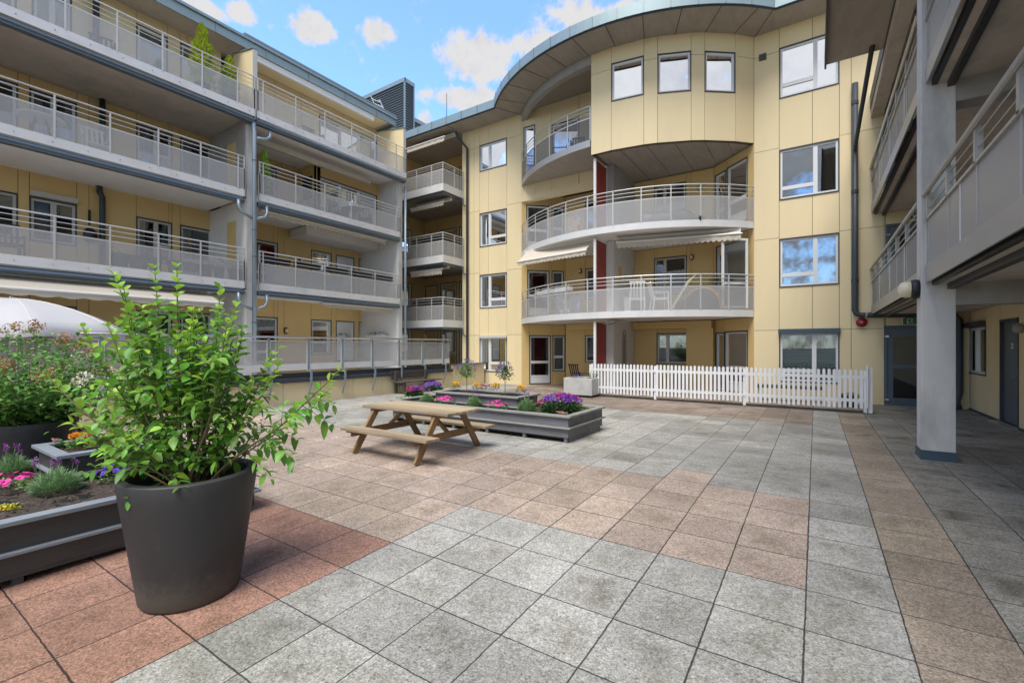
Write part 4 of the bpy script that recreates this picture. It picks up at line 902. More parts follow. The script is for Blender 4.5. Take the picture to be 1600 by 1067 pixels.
# ------------------------------------------------------------------ rooftop things
pr = thing('plant_room', (-20, 19, 11.5), 'louvred blue grey plant room screen on the roof behind the middle block', 'plant room')
def louvre_box(x0, x1, y0, y1, z0, z1, tops=None):
    c = MB(); c.box(x0+.03, x1-.03, y0+.03, y1-.03, z0, z1-.02); c.build('core', 'pipe', pr)
    l = MB(); z = z0+.1
    while z < z1-.12:
        l.add([(x0+.03, y0+.02, z), (x1, y0+.02, z), (x1, y0-.03, z-.05), (x0+.03, y0-.03, z-.05), (x0+.03, y0+.02, z-.012), (x1, y0+.02, z-.012), (x1, y0-.03, z-.07), (x0+.03, y0-.03, z-.07)], [(0, 1, 2, 3), (4, 7, 6, 5), (3, 2, 6, 7)])
        l.add([(x1-.02, y0, z), (x1-.02, y1, z), (x1+.03, y1, z-.05), (x1+.03, y0, z-.05), (x1-.02, y0, z-.012), (x1-.02, y1, z-.012), (x1+.03, y1, z-.07), (x1+.03, y0, z-.07)], [(0, 3, 2, 1), (4, 5, 6, 7), (3, 7, 6, 2)])
        z += .14
    l.build('louvre', 'louver', pr)
    e = MB(); e.box(x0-.03, x1+.06, y0-.06, y0+.02, z1-.22, z1); e.box(x1-.02, x1+.06, y0-.05, y1+.03, z1-.22, z1-.002)
    for x, y in ((x1-.02, y0-.04), (x1-.02, y1-.04)): e.box(x, x+.07, y-.01, y+.07, z0, z1-.22)
    e.build('edge_trim', 'zinc', pr)
louvre_box(-23.0, -19.3, 18.2, 18.9, 11.4, 16.7); louvre_box(-21.5, -19.5, 19.0, 20.9, 11.4, 14.9)
MB().box(-23.5, -23.2, 19.2, 19.9, 11.4, 16.4).build('vent_stack', 'louver', pr)
ld = thing('roof_ladder', (-15.6, 13.2, 11.3), 'short steel ladder leaning at the end of the left roof', 'ladder')
l = MB(); A_ = Vector((-15.95, 13.1, 12.35)); B_ = Vector((-15.5, 13.35, 11.25)); dv = Vector((.28, .22, -.12))
l.tube([A_, B_], .022, 6); l.tube([A_+dv, B_+dv], .022, 6); l.build('rail', 'chrome', ld)
l = MB()
for k in range(5): p0 = A_.lerp(B_, .12+k*.19); l.tube([p0, p0+dv], .015, 6)
l.build('rung', 'chrome', ld)
solo(MB().tube([(-15.1, 17, 11.5), (-15.1, 17, 14.0)], [.02, .012], 6), 'antenna_rod', 'dkmetal', (-15.1, 17, 11.5), 'thin vertical rod standing on the roof of the middle block', 'rod')

# ------------------------------------------------------------------ white picket fence
pf = thing('picket_fence', (-2.5, 13.8, 0), 'low white picket fence closing off the ground floor patio under the curved balconies', 'fence')
x0, x1 = -6.08, 1.10; yf = 13.8; pk = MB(); n_ = int((x1-x0)/.1065)
secs = [(-6.08, -4.02), (-4.0, -1.62), (-1.6, .98)]
for a, b_ in secs:
    pk = MB(); x = a+.03
    while x < b_-.05:
        h_ = 1.055+random.uniform(-.006, .006); lean = random.uniform(-.004, .004); zb_ = .12+random.uniform(-.01, .01)
        vs = []
        for yy in (yf-.022, yf-.004):
            vs += [(x, yy, zb_), (x+.062, yy, zb_), (x+.062+lean, yy, h_-.03), (x+.046+lean, yy, h_-.006), (x+.031+lean, yy, h_), (x+.016+lean, yy, h_-.006), (x+lean, yy, h_-.03)]
        pk.add(vs, [tuple(range(7)), tuple(reversed(range(7, 14)))]+[((i+1) % 7, i, 7+i, 7+(i+1) % 7) for i in range(7)]); x += .1065
    for z in (.27, .83): pk.box(a, b_, yf-.002, yf+.022, z, z+.075)
    pk.build('picket_panel', 'white', pf)
for x in (-6.1, -4.01, -1.61, .99): MB().box(x-.035, x+.035, yf+.024, yf+.09, .02, 1.02).build('post', 'white', pf)
c = MB(); c.box(1.04, 1.12, yf-.03, yf+.04, .03, 1.10); c.box(1.0, 1.035, yf-.10, yf+.05, .15, 1.16); c.box(1.045, 1.115, yf+.045, 16.15, .3, .36); c.build('end_post', 'white', pf)
MB().box(1.05, 1.12, yf-.04, yf+.05, .004, .03).build('post_foot', 'chrome', pf)
c = MB(); c.box(-6.1, 1.0, yf+.03, yf+.09, .004, .06); c.build('base_board', 'plankdk', pf)

# ------------------------------------------------------------------ picnic table
def picnic():
    t = thing('picnic_table', (-5.2, 5.22, gz(5.2)), 'brown wooden picnic table with two attached benches on the paved yard', 'picnic table')
    x0, x1, yc = -6.12, -4.30, 5.22; g0 = gz(5.0)
    def boards(nm, ys, w_, z, m, xa=x0, xb=x1, th=.038):
        b_ = MB()
        for i, y in enumerate(ys): b_.box(xa+random.uniform(-.006, .006), xb+random.uniform(-.006, .006), y-w_/2, y+w_/2, z-th, z+random.uniform(0, .002))
        return b_.build(nm, m, t, bevel=.004)
    boards('table_top', [yc-.30+i*.15 for i in range(5)], .134, .66, 'picktop')
    boards('bench_seat', [yc-.72, yc-.585], .128, .355, 'picktop'); boards('bench_seat', [yc+.72, yc+.585], .128, .355, 'picktop')
    for x in (-5.93, -4.62):
        f = MB(); f.beam((x, yc-.88+.16, .28), (x, yc+.88-.16+.06, .28), .04, .10); f.build('cross_beam', 'picleg', t, bevel=.003)
        f = MB(); f.box(x-.02, x+.02, yc-.34, yc+.34, .55, .62); f.build('top_batten', 'picleg', t, bevel=.003)
        for sg in (-1, 1):
            f = MB(); f.beam((x+.045*1, yc+sg*.70, g0-.0), (x+.045, yc+sg*.26, .62), .04, .10, up=(0, 1, 0)); o = f.build('leg', 'picleg', t, bevel=.003)
    for sg in (-1, 1):
        for x in (-5.93, -4.62): MB().box(x-.06, x+.02, yc+sg*.65-.12, yc+sg*.65+.12, .295, .317).build('seat_bearer', 'picleg', t)
    for xa, xb in ((-4.62, -5.0), (-5.93, -5.55)): f = MB(); f.beam((xa, yc+.02, .30), (xb, yc+.02, .60), .04, .06, up=(0, 1, 0)); f.build('brace', 'picleg', t)
    return t
picnic()
# feet are drawn to the paving
# ------------------------------------------------------------------ bench by the terrace wall
bn = thing('park_bench', (-11.75, 11.7, 0), 'dark wooden bench with plank back against the low yellow terrace wall', 'bench')
ya, yb = 10.7, 12.75
for z, xx in ((.50, -12.0), (.64, -12.03)): 
    MB().box(xx-.02, xx+.02, ya+.0, yb-.3, z, z+.125).build('back_plank', 'bench', bn, bevel=.004)
s = MB()
for k in range(3): s.box(-11.95+k*.15, -11.82+k*.15, ya, yb, .38, .415)
s.build('seat', 'bench', bn, bevel=.004)
for y in (ya+.12, yb-.5):
    MB().box(-11.98, -11.90, y, y+.09, 0, .76).build('leg', 'bench', bn); MB().box(-11.58, -11.50, y, y+.09, 0, .38).build('leg', 'bench', bn)
    MB().box(-11.90, -11.50, y+.02, y+.07, .28, .375).build('bearer', 'bench', bn)

# ------------------------------------------------------------------ foreground pots
def pot(x, y, label, r0=.30, r1=.415, h=.85, n=64):
    z = gz(y); prof = [(r0-.03, 0), (r0-.008, .004), (r0+.0, .02)]+[(r0+(r1-r0)*k/8, .02+(h-.03)*k/8) for k in range(1, 8)]+[(r1-.004, h-.012), (r1-.008, h-.003), (r1-.018, h), (r1-.058, h), (r1-.066, h-.006), (r1-.07, h-.03), (r1-.085, h-.22)]
    t = thing('planter_pot', (x, y, z), label, 'plant pot', 'large anthracite pots')
    MB().lathe((x, y, z), prof, n).build('pot_shell', 'pot', t, smooth=True)
    s = MB(); k0 = 14
    s.lathe((x, y, z), [(r1-.075, h-.20), (r1*.6, h-.19), (r1*.3, h-.17), (0.001, h-.165)], 40)
    s.v = [(a, b_, c+random.uniform(-.008, .008)) for a, b_, c in s.v]
    s.build('soil', 'soil', t); return z+h
PX, PY = -3.69, 1.455
zt = pot(PX, PY, 'big round dark pot in the left foreground holding the tall green shrub')
pot(-7.77, 1.40, 'big round dark pot behind the raised bed at the left edge holding the hydrangea')

# ------------------------------------------------------------------ raised beds in two tiers
def rim_frame(mb, x0, x1, y0, y1, z, w_, th):
    P = [(x0, y0), (x1, y0), (x1, y1), (x0, y1)]; I = [(x0+w_, y0+w_), (x1-w_, y0+w_), (x1-w_, y1-w_), (x0+w_, y1-w_)]
    for k in range(4):
        a, b_, c, d = P[k], P[(k+1) % 4], I[(k+1) % 4], I[k]; e = .0015
        mb.add([(*p, z) for p in (a, b_, c, d)]+[(*p, z+th) for p in (a, b_, c, d)], [(0, 3, 2, 1), (4, 5, 6, 7), (0, 1, 5, 4), (1, 2, 6, 5), (2, 3, 7, 6), (3, 0, 4, 7)])
def bed(loc, lo, hi, z0, label, body, rim, zr=.45, zu=.65):
    t = thing('raised_bed', loc, label, 'raised bed'); x0, x1, y0, y1 = lo
    bd = MB(); 
    for a, b_ in ((z0+.09, z0+.235), (z0+.262, z0+zr-.035)):
        bd.box(x0, x1, y0, y0+.04, a, b_); bd.box(x0, x1, y1-.04, y1, a, b_); bd.box(x0, x0+.04, y0+.041, y1-.041, a, b_); bd.box(x1-.04, x1, y0+.041, y1-.041, a, b_)
    bd.build('side_board', body, t)
    MB().box(x0+.06, x1-.06, y0+.06, y1-.06, z0+.05, z0+zr-.09).build('liner', 'dkmetal', t)
    r = MB(); rim_frame(r, x0-.05, x1+.05, y0-.05, y1+.05, z0+zr-.035, .12, .034); r.build('rim_board', rim, t, bevel=.004)
    r = MB(); rim_frame(r, x0-.05, x1+.05, y0-.05, y1+.05, z0+.236, .085, .026); r.build('middle_ledge', rim, t, bevel=.004)
    L = max(x1-x0, y1-y0); k = 6
    if x1-x0 > y1-y0:
        for i in range(k):
            xx = x0+.03+(L-.12)*i/(k-1)
            for yy in (y0+.02, y1-.08): MB().box(xx, xx+.06, yy, yy+.06, z0, z0+.09).build('foot', body, t)
        MB().box(x1-.07, x1-.012, y0+.081, y1-.081, z0, z0+.088).build('end_board', body, t); MB().box(x0+.012, x0+.07, y0+.081, y1-.081, z0, z0+.088).build('end_board', body, t)
    else:
        for i in range(k):
            yy = y0+.03+(L-.12)*i/(k-1)
            for xx in (x0+.02, x1-.08): MB().box(xx, xx+.06, yy, yy+.06, z0, z0+.09).build('foot', body, t)
        MB().box(x1-.012, x1-.006, y0+.1, y1-.1, z0+.055, z0+.088).build('bottom_batten', body, t)
    def soil(a0, a1, b0, b1, z):
        s = MB(); nx, ny = int((a1-a0)/.05)+1, int((b1-b0)/.05)+1
        for i in range(nx+1):
            for j in range(ny+1): s.v.append((a0+(a1-a0)*i/nx, b0+(b1-b0)*j/ny, z+random.uniform(-.014, .014)+.018*math.sin(i*.31)*math.cos(j*.43)))
        for i in range(nx):
            for j in range(ny): q = i*(ny+1)+j; s.f.append((q, q+ny+1, q+ny+2, q+1)); s.m.append(0)
        cl = s
        for _ in range(int((a1-a0)*(b1-b0)*240)):
            x = random.uniform(a0+.02, a1-.02); y = random.uniform(b0+.02, b1-.02); r_ = random.choice((.005, .008, .012, .02)); q = [(x+random.uniform(-1, 1)*r_, y+random.uniform(-1, 1)*r_, z+.01+random.uniform(0, 1)*r_) for _ in range(5)]
            s.add(q, [(0, 1, 2), (0, 2, 3), (0, 3, 4), (1, 3, 4), (1, 2, 4), (2, 3, 1)])
        return s
    soil(x0+.05, x1-.05, y0+.05, y1-.05, z0+zr-.075).build('soil', 'soil', t)
    a0, a1, b0, b1 = hi
    u_ = MB()
    for a, b_ in ((z0+zr-.08, z0+zu-.035),):
        u_.box(a0, a1, b0, b0+.035, a, b_); u_.box(a0, a1, b1-.035, b1, a, b_); u_.box(a0, a0+.035, b0+.036, b1-.036, a, b_); u_.box(a1-.035, a1, b0+.036, b1-.036, a, b_)
    u_.build('upper_board', body, t)
    r = MB(); rim_frame(r, a0-.05, a1+.05, b0-.05, b1+.05, z0+zu-.035, .11, .034); r.build('upper_rim', rim, t, bevel=.004)
    r = MB(); rim_frame(r, a0-.04, a1+.04, b0-.04, b1+.04, z0+zr-.015, .06, .024); r.build('upper_ledge', rim, t, bevel=.004)
    soil(a0+.04, a1-.04, b0+.04, b1-.04, z0+zu-.07).build('upper_soil', 'soil', t)
    return t
bed((-5.5, 7.55, 0), (-7.62, -3.42, 6.85, 8.30), (-6.75, -4.68, 7.25, 8.0), 0, 'grey stained two tier raised flower bed behind the picnic table', 'plank', 'rim', .46, .66)
bed((-6, .5, gz(.5)), (-7.25, -4.87, -1.7, 2.50), (-6.93, -6.08, 1.30, 2.28), gz(.8)+.0, 'dark two tier raised flower bed in the left foreground behind the big pot', 'plankdk', 'rimb', .49, .70)
# concrete planter by the fence
cp = thing('concrete_planter', (-6.3, 13.65, 0), 'square pale concrete planter standing at the left end of the picket fence', 'planter')
x0, x1, y0, y1 = -6.78, -5.80, 13.25, 14.15
c = MB(); c.box(x0, x1, y0, y0+.07, .07, .60); c.box(x0, x1, y1-.07, y1, .07, .60); c.box(x0, x0+.07, y0+.07, y1-.07, .07, .60); c.box(x1-.07, x1, y0+.07, y1-.07, .07, .60); c.build('planter_body', 'planterc', cp, bevel=.01)
MB().box(x0+.06, x1-.06, y0+.06, y1-.06, 0, .075).build('planter_foot', 'dkmetal', cp); MB().box(x0+.07, x1-.07, y0+.07, y1-.07, .1, .54).build('soil', 'soil', cp)

# ------------------------------------------------------------------ umbrella on the terrace
um = thing('parasol', (-13.55, 2.25, .6), 'large open white parasol on the terrace behind the shrubs', 'parasol')
cx, cy, R0, zt_ = -13.6, 2.15, 1.85, 2.58; c = MB(); n = 8; rings = 7; vs = []
for i in range(rings+1):
    f_ = i/rings; zz = zt_-.62*f_**1.9
    for k in range(n*6):
        a = 2*math.pi*k/(n*6); sag = 1-.09*abs(math.sin(a*n/2))*f_; vs.append((cx+R0*f_*sag*math.cos(a), cy+R0*f_*sag*math.sin(a), zz-.03*f_*abs(math.sin(a*n/2))))
q = n*6
for k in range(q): a = 2*math.pi*k/q; sag = 1-.09*abs(math.sin(a*n/2)); vs.append((cx+R0*sag*math.cos(a)*1.005, cy+R0*sag*math.sin(a)*1.005, zt_-.62-.17-.03*abs(math.sin(a*n/2))+.022*math.sin(a*13)))
c.add(vs, [(i*q+k, i*q+(k+1) % q, (i+1)*q+(k+1) % q, (i+1)*q+k) for i in range(rings+1) for k in range(q)]); c.build('canopy', 'umb', um, smooth=True)
MB().tube([(cx, cy, .6), (cx, cy, 2.62)], .028, 10).build('pole', 'chrome', um)
for k in range(n): a = 2*math.pi*k/n; MB().tube([(cx+R0*f_*math.cos(a), cy+R0*f_*math.sin(a), zt_-.62*f_**1.9+.004) for f_ in (0, .15, .3, .45, .6, .75, .9, 1.)], .007, 5).build('seam', 'band', um)
r = MB()
for k in range(n): a = 2*math.pi*k/n; r.tube([(cx, cy, 2.5), (cx+R0*.6*math.cos(a), cy+R0*.6*math.sin(a), 2.24), (cx+R0*.98*math.cos(a), cy+R0*.98*math.sin(a), 1.95)], .012, 5)
r.build('rib', 'chrome', um)
MB().lathe((cx, cy, .6), [(.0, 0), (.26, 0), (.26, .06), (.05, .09), (.05, .3), (.03, .3)], 20).build('base', 'dkmetal', um)

# ------------------------------------------------------------------ plants
def leaf(mb, p, d, L, W, droop=.35, twist=None, mi=0, fold=.18):
    p = Vector(p); d = Vector(d).normalized(); up = Vector((0, 0, 1)); s = d.cross(up)
    s = s.normalized() if s.length > .05 else Vector((1, 0, 0)); nrm_ = s.cross(d).normalized()
    if twist: s = (s*math.cos(twist)+nrm_*math.sin(twist)); nrm_ = s.cross(d).normalized()
    q = []; prof = [(0, .0), (.22, .72), (.5, 1.), (.78, .62), (1, 0)]
    for t, w_ in prof:
        c = p+d*L*t-Vector((0, 0, 1))*droop*L*t*t
        if w_ == 0: q.append([c])
        else: q.append([c+s*W*w_/2+nrm_*W*fold*w_, c, c-s*W*w_/2+nrm_*W*fold*w_])
    b0 = len(mb.v); mb.v += [tuple(v) for r_ in q for v in r_]
    # index: 0 | 1 2 3 | 4 5 6 | 7 8 9 | 10
    fs = [(0, 2, 1), (0, 3, 2), (1, 2, 5, 4), (2, 3, 6, 5), (4, 5, 8, 7), (5, 6, 9, 8), (7, 8, 10), (8, 9, 10)]
    mb.f += [tuple(i+b0 for i in f_) for f_ in fs]; mb.m += [mi]*8
def rdir(zlo=-.3, zhi=1.):
    a = random.uniform(0, 2*math.pi); z = random.uniform(zlo, zhi); r_ = math.sqrt(max(0, 1-z*z)); return Vector((r_*math.cos(a), r_*math.sin(a), z))
def shrub():
    t = thing('potted_shrub', (PX, PY, zt-.19), 'tall bright green leafy shrub growing from the foreground pot', 'shrub')
    base = Vector((PX, PY, zt-.2)); st = MB(); lv = MB(); rnd = random.Random(11)
    right = Vector((C_, S_, 0)); fwd = Vector((-S_, C_, 0))
    def twig(p0, d0, L, r0, lf, depth, young):
        pts = [p0]; d = d0.normalized(); k = max(3, int(L/.052)); p = p0.copy()
        for i in range(k):
            d = (d+Vector((rnd.gauss(0, .05), rnd.gauss(0, .05), rnd.gauss(.015, .04)))).normalized(); p = p+d*L/k; pts.append(p.copy())
        rr = [r0*(1-.72*i/k) for i in range(k+1)]
        st.tube(pts, rr, 5, mi=0 if depth == 0 else 1)
        roll = rnd.uniform(0, 3)
        for i in range(1, k+1):
            f_ = i/k
            if f_ < lf: continue
            roll += math.pi/2+rnd.uniform(-.3, .3); dd = (pts[i]-pts[i-1]).normalized()
            s = dd.cross(Vector((0, 0, 1))); s = s.normalized() if s.length > .1 else Vector((1, 0, 0)); n_ = s.cross(dd)
            yg = (f_ > .82 and young)
            for sg in (0, math.pi):
                o_ = s*math.cos(roll+sg)+n_*math.sin(roll+sg)
                ld = (o_*(.9 if not yg else .7)+dd*(.5 if not yg else 1.0)+Vector((0, 0, .1 if not yg else .25))).normalized()
                Lf = rnd.uniform(.05, .10)*(1.0 if f_ < .93 else .72); leaf(lv, pts[i]+o_*.002, ld, Lf, Lf*rnd.uniform(.50, .66), rnd.uniform(.08, .55)*(1 if not yg else .4), rnd.uniform(-.5, .5), mi=1 if (yg or rnd.random() < .10) else 0)
        return pts
    mains = []
    for i in range(22):
        a = 2*math.pi*i*.382+rnd.uniform(-.3, .3); tilt = rnd.choice((.28, .42, .62, .8, .98)) if i > 5 else rnd.uniform(.05, .28)
        d = Vector((math.cos(a)*math.sin(tilt), math.sin(a)*math.sin(tilt), math.cos(tilt)))
        L = rnd.uniform(.82, 1.08) if tilt > .5 else rnd.uniform(1.05, 1.35)
        if tilt > .75: L *= .84
        mains.append((d, L))
    for dd, L in (((-.42, .1, .95), 1.42), ((-.12, .0, 1), 1.62), ((-.30, .05, 1), 1.62), ((-.22, -.1, 1), 1.5), ((.10, .1, 1), 1.52), ((.06, -.15, 1), 1.62), ((.30, 0, 1), 1.40), ((-.75, .1, .80), 1.25), ((-.85, -.1, .62), 1.25), ((-.80, .3, .72), 1.2), ((-.62, -.2, .95), 1.35), ((-.9, .1, .5), 1.1), ((.45, -.2, 1), 1.3), ((.95, .0, .52), 1.35), ((.88, .25, .42), 1.2), ((.55, .1, .9), 1.2), ((.70, .0, .75), 1.12)):
        mains.append(((right*dd[0]+fwd*dd[1]+Vector((0, 0, dd[2]))).normalized(), L))
    for d, L in mains:
        p0 = base+Vector((rnd.uniform(-.05, .05), rnd.uniform(-.05, .05), 0))
        d0 = (d*.6+Vector((0, 0, .55))).normalized()
        pts = [p0]; k = int(L/.05); dcur = d0; p = p0.copy()
        for i in range(k):
            f_ = i/k; tgt = d if f_ < .5 else (d*.75+Vector((0, 0, .35))).normalized()
            dcur = (dcur*.86+tgt*.14+Vector((rnd.gauss(0, .035), rnd.gauss(0, .035), rnd.gauss(0, .03)))).normalized(); p = p+dcur*L/k; pts.append(p.copy())
        r0 = rnd.uniform(.006, .011); st.tube(pts, [r0*(1-.8*i/k)+.001 for i in range(k+1)], 6, mi=0)
        for i in range(int(k*.26), k+1):
            f_ = i/k
            if f_ < .86 and i % 2 == 0:
                s = dcur.cross(Vector((0, 0, 1))).normalized(); a = rnd.uniform(0, 2*math.pi); o_ = (s*math.cos(a)+Vector((0, 0, 1))*math.sin(a)*.7+d*.5+Vector((0, 0, .12))).normalized()
                twig(pts[i], o_, rnd.uniform(.14, .34)*(1.15-f_*.5), .0028, .12, 1, rnd.random() < .45)
            if f_ > .5:
                dd = (pts[min(i+1, k)]-pts[i-1]).normalized(); s = dd.cross(Vector((.3, .2, 1))).normalized(); n_ = s.cross(dd); roll = i*1.57+.4
                for sg in (0, math.pi):
                    o_ = s*math.cos(roll+sg)+n_*math.sin(roll+sg); yg = f_ > .86; ld = (o_*.9+dd*(.45 if not yg else .95)+Vector((0, 0, .15))).normalized()
                    Lf = rnd.uniform(.06, .108)*(1 if f_ < .95 else .75); leaf(lv, pts[i], ld, Lf, Lf*.55, rnd.uniform(.08, .45), rnd.uniform(-.4, .4), mi=1 if yg or rnd.random() < .12 else 0)
    st.build('stem', ['bark', 'barkg'], t, smooth=True); lv.build('foliage', ['leaf', 'leafy'], t, smooth=True)
shrub()
def ball(mb, c, r, n=26, W=.02, mi=0, flat=1., rnd=random):
    """a flower head or tuft: many small petals standing on a ball."""
    c = Vector(c)
    for _ in range(n):
        d = rdir(-.25, 1.); d.z *= flat; p = c+d*r*rnd.uniform(.7, 1.0); s = d.cross(Vector((rnd.uniform(-1, 1), rnd.uniform(-1, 1), rnd.uniform(-1, 1)))); s = s.normalized() if s.length > .01 else Vector((1, 0, 0)); t2 = d.cross(s).normalized(); w_ = W*rnd.uniform(.7, 1.2)
        o = d*w_*.35; b0 = len(mb.v); mb.v += [tuple(p), tuple(p+s*w_*.6+o), tuple(p+s*w_*.5+t2*w_*.6+o*1.3), tuple(p+t2*w_*.6+o)]; mb.f.append((b0, b0+1, b0+2, b0+3)); mb.m.append(mi)
def tuft(mb, c, r, h, n, L, W, mi=0, up=.4, droop=.3):
    c = Vector(c)
    for _ in range(n):
        a = random.uniform(0, 2*math.pi); rr = r*math.sqrt(random.random()); z = h*random.random()*(1-.45*(rr/r)**2); p = c+Vector((rr*math.cos(a), rr*math.sin(a), z))
        d = Vector((math.cos(a)*random.uniform(.2, 1), math.sin(a)*random.uniform(.2, 1), up+random.uniform(-.3, .5))); leaf(mb, p, d, L*random.uniform(.7, 1.2), W*random.uniform(.7, 1.2), droop, random.uniform(-.8, .8), mi)
def petunia(mb, p, d, r, mi=0):
    p = Vector(p); d = Vector(d).normalized(); s = d.cross(Vector((.3, .1, 1))).normalized(); t2 = d.cross(s); b0 = len(mb.v); mb.v.append(tuple(p)); n = 10
    for ring, (rr, hh) in enumerate(((.35, .5), (1., .62))):
        for k in range(n): a = 2*math.pi*k/n; q = r*rr*(1+(.12*math.cos(5*a) if ring else 0)); mb.v.append(tuple(p+(s*math.cos(a)+t2*math.sin(a))*q+d*r*hh*(1+.1*math.sin(a*3))))
    for k in range(n): k2 = (k+1) % n; mb.f += [(b0, b0+1+k, b0+1+k2), (b0+1+k, b0+1+n+k, b0+1+n+k2, b0+1+k2)]; mb.m += [mi, mi]
def plant(name, loc, label, cat, kind, r=.12, h=.14, petals=('pink',), n=8, leafm='leafd', group=None, dens=1.):
    x, y, z = loc; t = thing(name, loc, label, cat, group); lv = MB(); fl = MB()
    if kind == 'lavender':
        for _ in range(int(420*dens)):
            a = random.uniform(0, 6.28); q = random.random()**.6; d = Vector((math.cos(a)*q, math.sin(a)*q, 1.1-q*.7)).normalized(); p = Vector((x, y, z))+Vector((d.x*r*.75, d.y*r*.75, h*.75*d.z*random.random())); leaf(lv, p, d+Vector((random.gauss(0, .3), random.gauss(0, .3), .1)), random.uniform(.025, .055)*(h/.14), .0045*(h/.14), .1, 0)
        for _ in range(n):
            a = random.uniform(0, 6.28); q = random.uniform(0, r*.8); p = Vector((x+q*math.cos(a), y+q*math.sin(a), z+h*.55)); e = p+Vector((math.cos(a)*.02, math.sin(a)*.02, random.uniform(.35, .62)*h+.02)); lv.tube([p, e], .0016, 4)
            ball(fl, e, .011, 16, .011, 0, 1.6); ball(fl, e+Vector((0, 0, .016)), .008, 8, .016, 0, 2.)
    elif kind == 'marigold':
        tuft(lv, (x, y, z), r, h, int(90*dens), .05, .018)
        for i in range(n):
            a = 6.28*i/n+.6; q = r*(.45 if n > 1 else 0); ball(fl, (x+q*math.cos(a), y+q*math.sin(a), z+h+.01), .052, 120, .026, 0, .75)
    elif kind == 'petunia':
        tuft(lv, (x, y, z), r, h*.7, int(110*dens), .04, .018)
        for i in range(n):
            a = random.uniform(0, 6.28); q = r*math.sqrt(random.random()); d = Vector((math.cos(a)*.7*q/r, math.sin(a)*.7*q/r-.25, .8)); petunia(fl, (x+q*math.cos(a), y+q*math.sin(a), z+h*(.75+.25*random.random())*(1-.35*(q/r)**2)), d, random.uniform(.022, .03), random.randrange(len(petals)))
    elif kind == 'heads':
        tuft(lv, (x, y, z), r, h*.85, int(420*dens), .085, .045)
        for i in range(n):
            a = 2.4*i; q = r*math.sqrt((i+.5)/n)*.95; ball(fl, (x+q*math.cos(a), y+q*math.sin(a), z+h*(1-.3*(q/r)**2)), .072, 90, .028, random.randrange(len(petals)), .85)
    elif kind == 'small':
        tuft(lv, (x, y, z), r, h*.8, int(100*dens), .04, .02)
        for i in range(n):
            a = random.uniform(0, 6.28); q = r*math.sqrt(random.random()); ball(fl, (x+q*math.cos(a), y+q*math.sin(a), z+h*(.7+.3*random.random())), .018, 14, .016, random.randrange(len(petals)), .8)
    elif kind == 'standard':
        lv2 = MB(); lv2.tube([(x, y, z), (x+.01, y, z+h*.35), (x, y, z+h*.62)], .007, 6)
        for _ in range(16): d = rdir(.0, 1.); lv2.tube([(x, y, z+h*.5), Vector((x, y, z+h*.62))+d*r*.8], .003, 4)
        lv2.build('trunk', 'bark', t)
        for _ in range(int(420*dens)):
            d = rdir(-.8, 1.); q = r*random.random()**.45*(.8+.35*math.sin(d.x*5+d.z*4)); p = Vector((x, y, z+h*.74))+Vector((d.x*q, d.y*q, d.z*q*1.25)); leaf(lv, p, d+Vector((0, 0, .3)), .045, .022, .3, random.uniform(-1, 1))
        for _ in range(n):
            d = rdir(-.2, 1.); ball(fl, Vector((x, y, z+h*.76))+Vector((d.x*r, d.y*r, d.z*r*1.25)), .020, 12, .018, random.randrange(len(petals)))
    elif kind == 'conifer':
        for _ in range(int(1500*dens)):
            f_ = random.random()**.8; rr = r*(1-f_**2.4)*(.8+.2*math.sin(f_*22+random.uniform(0, 1.5))); a = random.uniform(0, 6.28); q = rr*random.random()**.4; p = Vector((x+q*math.cos(a), y+q*math.sin(a), z+h*f_)); leaf(lv, p, Vector((math.cos(a), math.sin(a), 1.1)), .085, .04, 0, random.uniform(-1, 1))
        MB().tube([(x, y, z-.1), (x, y, z+h*.8)], .02, 6).build('trunk', 'bark', t)
    elif kind == 'leafy': tuft(lv, (x, y, z), r, h, int(160*dens), .09, .035, up=.6, droop=.6)
    lv.build('foliage', leafm, t); fl.build('flowers', list(petals) if fl.v else None, t)
    return t
# the hydrangea behind
def hydrangea():
    x, y, z = -7.77, 1.40, .70; t = thing('potted_hydrangea', (x, y, z-.12), 'wide hydrangea with faded cream and tan flower heads in the rear left pot', 'shrub'); st = MB(); lv = MB(); fl = MB(); rnd = random.Random(5)
    for i in range(46):
        a = i*2.4; tilt = .15+1.05*math.sqrt(i/46); d = Vector((math.cos(a)*math.sin(tilt), math.sin(a)*math.sin(tilt), math.cos(tilt))); L = rnd.uniform(.85, 1.12)*(1.0 if tilt < .7 else .92)
        pts = [Vector((x, y, z-.1))+d*L*k/8+Vector((rnd.gauss(0, .012), rnd.gauss(0, .012), (k/8)**.8*.12)) for k in range(9)]; st.tube(pts, [.006-.0004*k for k in range(9)], 5)
        for k in range(2, 9):
            for j in range(14):
                e = rdir(-.2, 1.); leaf(lv, pts[k]+Vector((rnd.gauss(0, .07), rnd.gauss(0, .07), rnd.gauss(0, .06))), e+d*.5, rnd.uniform(.07, .12), rnd.uniform(.035, .05), .5, rnd.uniform(-.6, .6))
        if i % 2 == 0:
            k = rnd.random(); c = pts[-1]+Vector((0, 0, .05)); mi = 0 if k < .6 else 1
            for j in range(4): ball(fl, c+Vector((rnd.gauss(0, .035), rnd.gauss(0, .035), j*.03)), .06, 34, .026, mi)
    for i in range(70): ball(fl, (x+.75+rnd.gauss(0, .16), y+.55+rnd.gauss(0, .18), z+.30+rnd.gauss(0, .10)), .018, 8, .016, 2)
    for i in range(180): leaf(lv, (x+.75+rnd.gauss(0, .2), y+.55+rnd.gauss(0, .2), z+.2+rnd.gauss(0, .13)), rdir(-.2, 1), .06, .03, .4)
    st.build('stem', 'bark', t); lv.build('foliage', 'leafh', t, smooth=True); fl.build('flowers', ['tan', 'cream', 'whitef'], t)
hydrangea()
